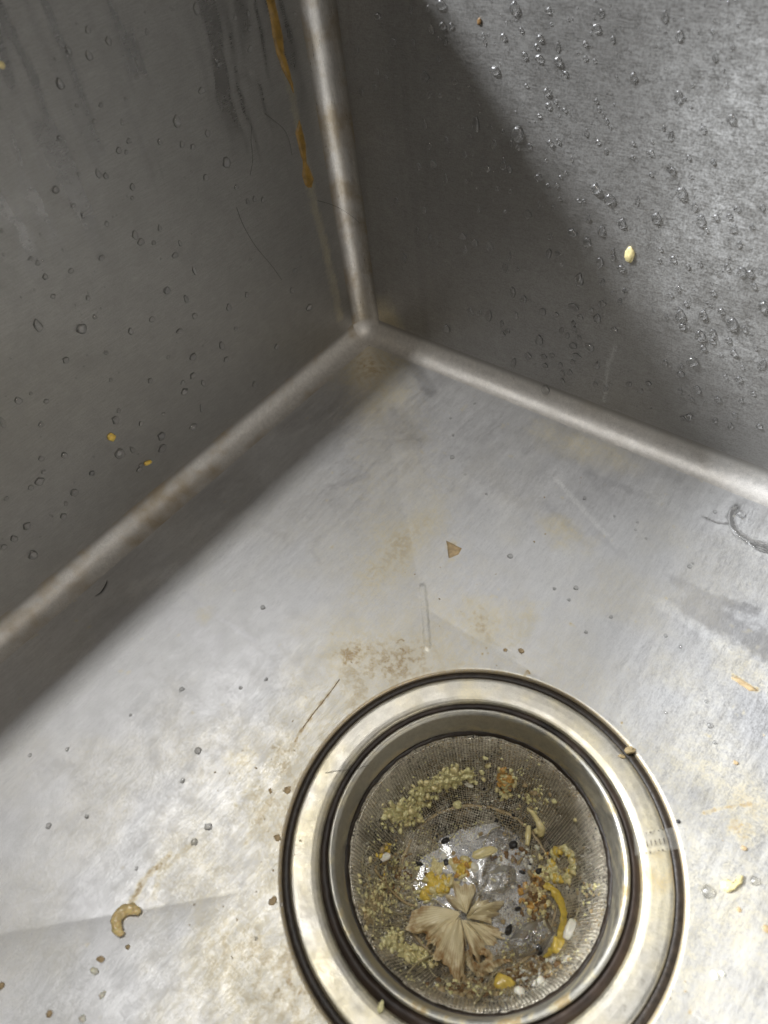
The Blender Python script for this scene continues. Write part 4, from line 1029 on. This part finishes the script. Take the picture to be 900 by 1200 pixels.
bead(829, 1045, 13, 'ring-like clear water bead right of the drain flange'); bead(884, 1032, 10, 'bright elongated bead right of the pale onion bit'); bead(868, 603, 13, 'bead at the upper tip of the wet loop mark')

for k, (pts, rr_) in enumerate((([(903, 642), (890, 637), (876, 632), (864, 624), (857, 612), (858, 600), (863, 593)], [1.6, 2.0, 1.9, 1.7, 1.5, 1.2, .7]), ([(858, 613), (848, 614), (838, 612), (830, 608), (824, 605)], [.9, .55, .7, .5, .35]), ([(905, 648), (893, 645), (882, 639), (874, 632)], [1.2, 1.5, 1.3, .8]))):
    t = tube('water_trail', [fp(x, y) + np.array([0, 0, .05]) for x, y in pts], [q_ * .75 for q_ in rr_], m_water, 10, .22, rough=.5, seed=k)
    tag(t, ('hook-shaped trail of water at the right edge of the bottom', 'thin arm of water reaching left from the hook-shaped trail', 'short water trail merging under the hook-shaped one')[k], 'water trail')

# ---------------------------------------------------------------- things lying on the bottom
def on_floor(name, mat, px, py, sx, sy, sz, rz, label, seed=2, boxy=0.0, rough=.4, cat='food scrap', flat=1.0):
    p = fp(px, py); p = p + np.array([0, 0, sz * .12 * .45])
    o = put(name, lump_mesh(name, seed, mat, 3, flat, .55, 2.2, boxy), p, (sx * .15, sy * .15, sz * .12), (0, 0, R(rz)))
    return tag(o, label, cat)
pts = []
for k in range(9):
    a = R(52 + k * 22.5); x, y = 154.5 + 17.5 * math.cos(a) * .95, 1083 - 16.5 * math.sin(a)
    p = fp(x, y); pts.append(p + np.array([0, 0, 1.15]))
t = tube('curled_noodle', pts, [1.0, 1.45, 1.6, 1.65, 1.65, 1.6, 1.5, 1.35, .7], m_amber, 14, .85, rough=.5)
tag(t, 'translucent amber C-shaped noodle lying on the bottom left of the drain', 'noodle')
# flat dried flake
def flake(name, px_pts, mat, label, th=.35, cat='food scrap', z=0.0):
    K = np.array([fp(x, y) for x, y in px_pts]); c = K.mean(0); n = len(K)
    r_ = np.random.RandomState(abs(n + int(K[0, 0]))); V = []; F = []
    ring = []
    for i in range(n):
        for f in (0, .33, .66):
            q = K[i] * (1 - f) + K[(i + 1) % n] * f; ring.append(q - c + np.array([r_.normal(0, .10), r_.normal(0, .10), 0]))
    m = len(ring)
    for s_, zz in ((1, .004), (.97, th), (.6, th * 1.25 + .1)):
        for q in ring: V.append(q * np.array([s_, s_, 1]) + np.array([0, 0, zz + z + r_.normal(0, th * .12) * (zz > .01)]))
    V.append(np.array([0, 0, th + z]))
    for b0 in (0, m):
        for i in range(m): F.append((b0 + i, b0 + (i + 1) % m, b0 + m + (i + 1) % m, b0 + m + i))
    for i in range(m): F.append((2 * m + i, 2 * m + (i + 1) % m, 3 * m))
    o = mesh(name, V, F, mat, None, True, c)
    return tag(o, label, cat)
flake('dried_flake', [(523, 634), (541, 643), (537, 650), (526, 654)], m_flake, 'triangular brown dried flake on the bottom above the drain', .3)
on_floor('grit', m_flake, 118, 1124, 7, 5, 4, 30, 'brown grit beside the white crystal below the amber noodle', 5)
on_floor('clear_crystal', m_white, 111, 1138, 8, 5, 5, 25, 'bright white wet chip below the amber noodle', 6)
on_floor('clear_crystal', m_white, 120, 1166, 5, 6, 4, 0, 'small bright white chip lower down the wet trail', 7)
on_floor('clear_crystal', m_white, 97, 1194, 6, 5, 4, 0, 'white wet chip at the near edge of the picture', 8)
on_floor('grit', m_flake, 58, 1188, 6, 5, 4, 0, 'brown grit at the near left of the bottom', 9)
on_floor('grit', m_flake, 2, 1155, 6, 6, 4, 0, 'brown grit at the left edge of the picture', 10)
on_floor('grit', m_tan, 150, 1110, 5, 4, 3, 0, 'tan speck inside the curve of the amber noodle', 11)
on_floor('food_crumb', m_amber, 157, 1061, 7, 4, 4, 0, 'pale crumb on top end of the amber noodle', 12)
on_floor('food_crumb', m_tan, 738, 880, 11, 7, 7, 50, 'tan crumb straddling the outer groove of the drain', 13)
on_floor('food_crumb', m_tan, 729, 887, 7, 4, 4, 20, 'small tan bit on the flange beside the straddling crumb', 14)
flake('onion_bit', [(844, 1034), (851, 1031), (858, 1036), (866, 1026), (871, 1027), (869, 1036), (860, 1043), (852, 1047), (846, 1042)], m_pale, 'pale heart-shaped onion bit right of the drain', .9)
on_floor('food_crumb', m_flake, 852, 1038, 6, 5, 5, 0, 'brown core resting on the pale heart-shaped bit', 16)
on_floor('food_crumb', m_white, 838, 1143, 7, 6, 3, 0, 'white smear-like crumb right of the drain near the lower edge', 17)
on_floor('food_crumb', m_white, 846, 1141, 5, 4, 3, 0, 'small white crumb touching the white smear-like one', 18)
on_floor('food_crumb', m_flake, 611, 763, 7, 5, 4, 0, 'grey-brown crumb just above the drain groove', 19)
on_floor('food_crumb', m_flake, 592, 762, 4, 4, 3, 0, 'small brown crumb left of the grey-brown one above the drain', 20)
on_floor('grit', m_flake, 317, 927, 6, 3, 3, -20, 'dark dash-like grit on the yellowed bottom left of the drain', 21)
on_floor('grit', m_flake, 337, 926, 7, 7, 4, 0, 'brown crumb hugging the outer left of the drain groove', 22)
on_floor('grit', m_flake, 325, 982, 7, 6, 4, 0, 'dark crumb stuck to the left side of the drain groove', 23)
on_floor('grit', m_flake, 320, 1056, 6, 8, 4, 0, 'dark crumb against the lower left of the drain groove', 24)
on_floor('grit', m_dark, 795, 963, 4, 4, 3, 0, 'black dot beside the right side of the drain groove', 25)
on_floor('grit', m_flake, 862, 894, 5, 4, 3, 0, 'reddish brown speck on the grey bottom right of the drain', 26)
on_floor('grit', m_flake, 872, 994, 5, 4, 3, 0, 'brown speck below the round brown stain', 27)
on_floor('grit', m_flake, 898, 1089, 6, 6, 3, 0, 'brown speck at the right edge of the picture', 28)
on_floor('grit', m_flake, 866, 1066, 4, 4, 2, 0, 'faint brown dot below the heart-shaped bit', 29)
on_floor('food_crumb', m_green, 446, 1180, 5, 9, 3, 20, 'greenish shred on the flange at the lower left', 30)
flake('stem_bit', [(857, 794), (866, 795), (874, 800), (884, 806), (888, 810), (878, 810), (868, 802)], m_flake, 'thin crooked brown shred on the right part of the bottom', .25)
g2 = random.Random(11)
SPK = [lump_mesh('dirt_speck', 80 + k, m_flake, 1, .7, .4) for k in range(3)]
for x, y in ((347, 990), (352, 985), (345, 1002), (300, 1045), (288, 1050), (262, 1062), (278, 1078), (228, 1060), (222, 1084), (310, 1113), (272, 1122), (252, 905), (255, 927), (305, 922), (284, 880), (269, 906), (438, 675), (475, 671), (486, 673), (516, 665), (515, 702), (581, 673), (559, 685), (575, 699), (540, 717), (597, 704), (490, 776), (472, 772), (582, 780), (515, 734), (638, 583), (639, 626), (626, 635), (680, 566), (681, 560), (612, 1190), (803, 1150), (803, 1162), (787, 1160), (785, 1170), (895, 862), (847, 985), (343, 845), (300, 900), (318, 890), (345, 880), (310, 960), (320, 1020), (306, 1010), (410, 770), (412, 776), (430, 790), (455, 782), (468, 775)):
    r = g2.uniform(.16, .4)
    o = put('dirt_speck', SPK[g2.randrange(3)], fp(x, y) + np.array([0, 0, r * .3]), (r * g2.uniform(.8, 1.6), r, r * .7))
    tag(o, 'brown dirt speck on the ' + ('yellowed bottom left of the drain' if x < 420 else 'bottom above the drain' if y < 800 else 'bottom right of the drain'), 'dirt speck', 'dirt specks on the sink bottom')

# ---------------------------------------------------------------- things on the walls and the rest
def wall_lump(name, mat, p, nrm, s, label, seed, boxy=.2, rot=0.3):
    o = put(name, lump_mesh(name, seed, mat, 3, 1, .35, 1.6, boxy), np.array(p) + np.array(nrm) * .3, s, (0, 0, 0) if nrm[0] == 0 else (rot, 0, 0))
    return tag(o, label, 'food scrap')
wall_lump('yellow_crumb', m_yel, lw(130, 512), (1, 0, 0), (.7, 1.5, 1.9), 'upper yellow crumb stuck low on the dark left wall', 41, .5, .5)
wall_lump('yellow_crumb', m_yel, lw(173, 542), (1, 0, 0), (.6, 1.9, 1.0), 'lower yellow crumb stuck on the dark left wall near the cove', 42, .4, -.4)
wall_lump('pale_crumb', m_pale, bw(738, 298), (0, -1, 0), (1.9, .9, 2.6), 'pale oval crumb stuck on the right-hand wall', 43, 0)
wall_lump('brown_crumb', m_brown, bw(562, 25), (0, -1, 0), (.7, .35, 1.0), 'brown smudge of food high on the right-hand wall', 44, 0)
wall_lump('yellow_crumb', m_pale, lw(1, 76), (1, 0, 0), (.5, .9, 1.0), 'pale crumb at the upper left edge of the left wall', 45, 0)

def wall_sheet(name, pts, mat, label, th=.7):
    """run of dried sauce: a thin raised outline on the left wall, pts in photo coordinates, given left side down then right side up"""
    L_, R_ = pts
    n = 40; s = np.linspace(0, 1, n)
    def rs_(P): P = np.array([lw(*p)[1:] for p in P]); t = np.linspace(0, 1, len(P)); return np.stack([np.interp(s, t, P[:, 0]), np.interp(s, t, P[:, 1])], 1)
    A_, B_ = rs_(L_), rs_(R_)
    G = np.zeros((n, 9, 3)); c = np.array([XL, A_[:, 0].mean(), A_[:, 1].mean()])
    for i in range(n):
        ed = 0.22 * (vnoise(np.array(i * .6), np.array(3.0), 4) - .5), 0.22 * (vnoise(np.array(i * .6), np.array(9.0), 5) - .5)
        for j, t in enumerate(np.linspace(0, 1, 9)):
            q = A_[i] * (1 - t) + B_[i] * t
            G[i, j] = (XL + 0.01 + th * math.sin(math.pi * t) ** .6 * (1 - abs(2 * s[i] - 1) ** 6) * (0.6 + .8 * float(vnoise(np.array(i * .35), np.array(t * 2), 7))), q[0] + ed[0] * (1 - t) + ed[1] * t, q[1])
    o = grid_mesh(name, G - c, mat); o.location = Vector(c) * MM
    return tag(o, label, 'sauce drip')
b_ = lambda x, y: (180 + x / 4.5, y / 4.5)
wall_sheet('sauce_drip', ([b_(588, -20), b_(614, 90), b_(625, 180), b_(645, 270), b_(680, 370), b_(722, 450), b_(736, 492)], [b_(632, -20), b_(660, 90), b_(682, 190), b_(690, 280), b_(712, 350), b_(735, 440), b_(738, 492)]), m_sauce, 'long mustard-brown sauce drip running down the left wall beside the seam')
wall_sheet('sauce_drip', ([b_(766, 632), b_(746, 700), b_(766, 780), b_(788, 860), (354, 205), (357, 216), (361, 220)], [b_(768, 632), b_(782, 670), b_(802, 760), b_(806, 850), (364, 200), (368, 210), (365, 220)]), m_sauce, 'shorter mustard-brown sauce blot below the long drip on the left wall')

def hair(name, pts, r, mat, label):
    t = tube(name, pts, r, mat, 6)
    return tag(t, label, 'hair')
nx_ = np.array([.12, 0, 0])
hair('hair', [lw(*p) + nx_ for p in ((277, 243), (285, 264), (299, 288), (318, 311), (330, 328))], .065, m_hair, 'thin dark hair stuck to the middle of the left wall')
hair('hair', [lw(*p) + nx_ for p in ((310, 133), (322, 142), (333, 152), (339, 166), (342, 182))], .05, m_hair, 'faint curved hair on the left wall near the sauce drip')
hair('hair', [lw(*p) + nx_ for p in ((295, 148), (294, 165), (296, 185), (293, 205))], .045, m_hair, 'faint upright hair on the left wall left of the sauce drip')
sp_ = lambda x, y, k: on_axis(x, y, 0, XL) * (1 - k) + on_axis(x, y, 1, YB) * k
hair('hair', [lw(372, 235) + np.array([.2, 0, 0]), lw(386, 239) + np.array([1.2, 0, 0]), lw(398, 246) + np.array([3.4, 0, 0]), lw(409, 257) + np.array([6.0, 0, 0]), lw(417, 272) + np.array([9.5, 0, 0])], .08, m_hair, 'curved hair crossing the upright corner seam')
fz = lambda x, y: fp(x, y) + np.array([0, 0, .12])
hair('hair', [fz(*p) for p in ((398, 796), (388, 810), (378, 823), (366, 838), (355, 853))], .11, m_brown, 'brown hair on the bottom running into the upper left of the drain')
hair('hair', [fz(*p) for p in ((381, 906), (396, 903), (413, 902), (432, 897))], .07, m_hair, 'fine dark hair across the left of the drain flange')
hair('dark_shred', [fp(*p) + np.array([0, 0, .3]) for p in ((112, 699), (119, 694), (124, 686), (126, 680))], [.1, .22, .22, .08], m_dark, 'short dark shred in the shadow strip by the left cove')

# clear strip with ladder-like ticks across the right of the flange
strip = thing('clear_strip', 'clear film strip with a dotted ladder pattern across the right of the drain flange', 'film strip', fp(770, 985))
o0 = np.array(strip.location) / MM
q = [(742, 979), (786, 970), (800, 975), (804, 990), (790, 997), (746, 1003)]
K = np.array([fp(x, y) for x, y in ((742, 979), (770, 973), (800, 968))]); K2 = np.array([fp(x, y) for x, y in ((744, 1003), (772, 998), (804, 994))])
G = np.zeros((13, 5, 3))
for i in range(13):
    t = i / 12 * 2; i0 = min(int(t), 1); f = t - i0
    A0 = K[i0] * (1 - f) + K[i0 + 1] * f; B0 = K2[i0] * (1 - f) + K2[i0 + 1] * f
    for j in range(5): G[i, j] = A0 + (B0 - A0) * j / 4 - o0 + np.array([0, 0, .35 + .25 * math.sin(math.pi * j / 4)])
m_clear, nt, b = nodes_of('clear_film')
b.inputs['Base Color'].default_value = (.9, .88, .8, 1); b.inputs['Roughness'].default_value = .12; b.inputs['Alpha'].default_value = .09
grid_mesh('film', G, m_clear, strip)
for (x0, y0), (x1, y1), n in (((752, 978), (781, 972), 7), ((752, 1001), (786, 995), 8)):
    for k in range(n):
        f = k / (n - 1); p = fp(x0 + (x1 - x0) * f, y0 + (y1 - y0) * f) - o0 + np.array([0, 0, .62])
        r_ = .10 + .11 * ((k * 7) % 3) / 2
        vs = [p + iv[i] * np.array([r_ * 1.5, r_, r_ * .6]) for i in range(len(iv))]
        mesh('dot', vs, ifc, m_grime, strip)
for k in range(6):
    x, y = 757 + k * 5.0, 989.5 - k * .9
    a, c = fp(x, y - 3) - o0 + np.array([0, 0, .66]), fp(x + 1.5, y + 3.2) - o0 + np.array([0, 0, .66])
    vs, fs = tube_geo([a, c], [.12, .12], 6, 1, 1)
    mesh('tick', vs, fs, m_grime, strip)
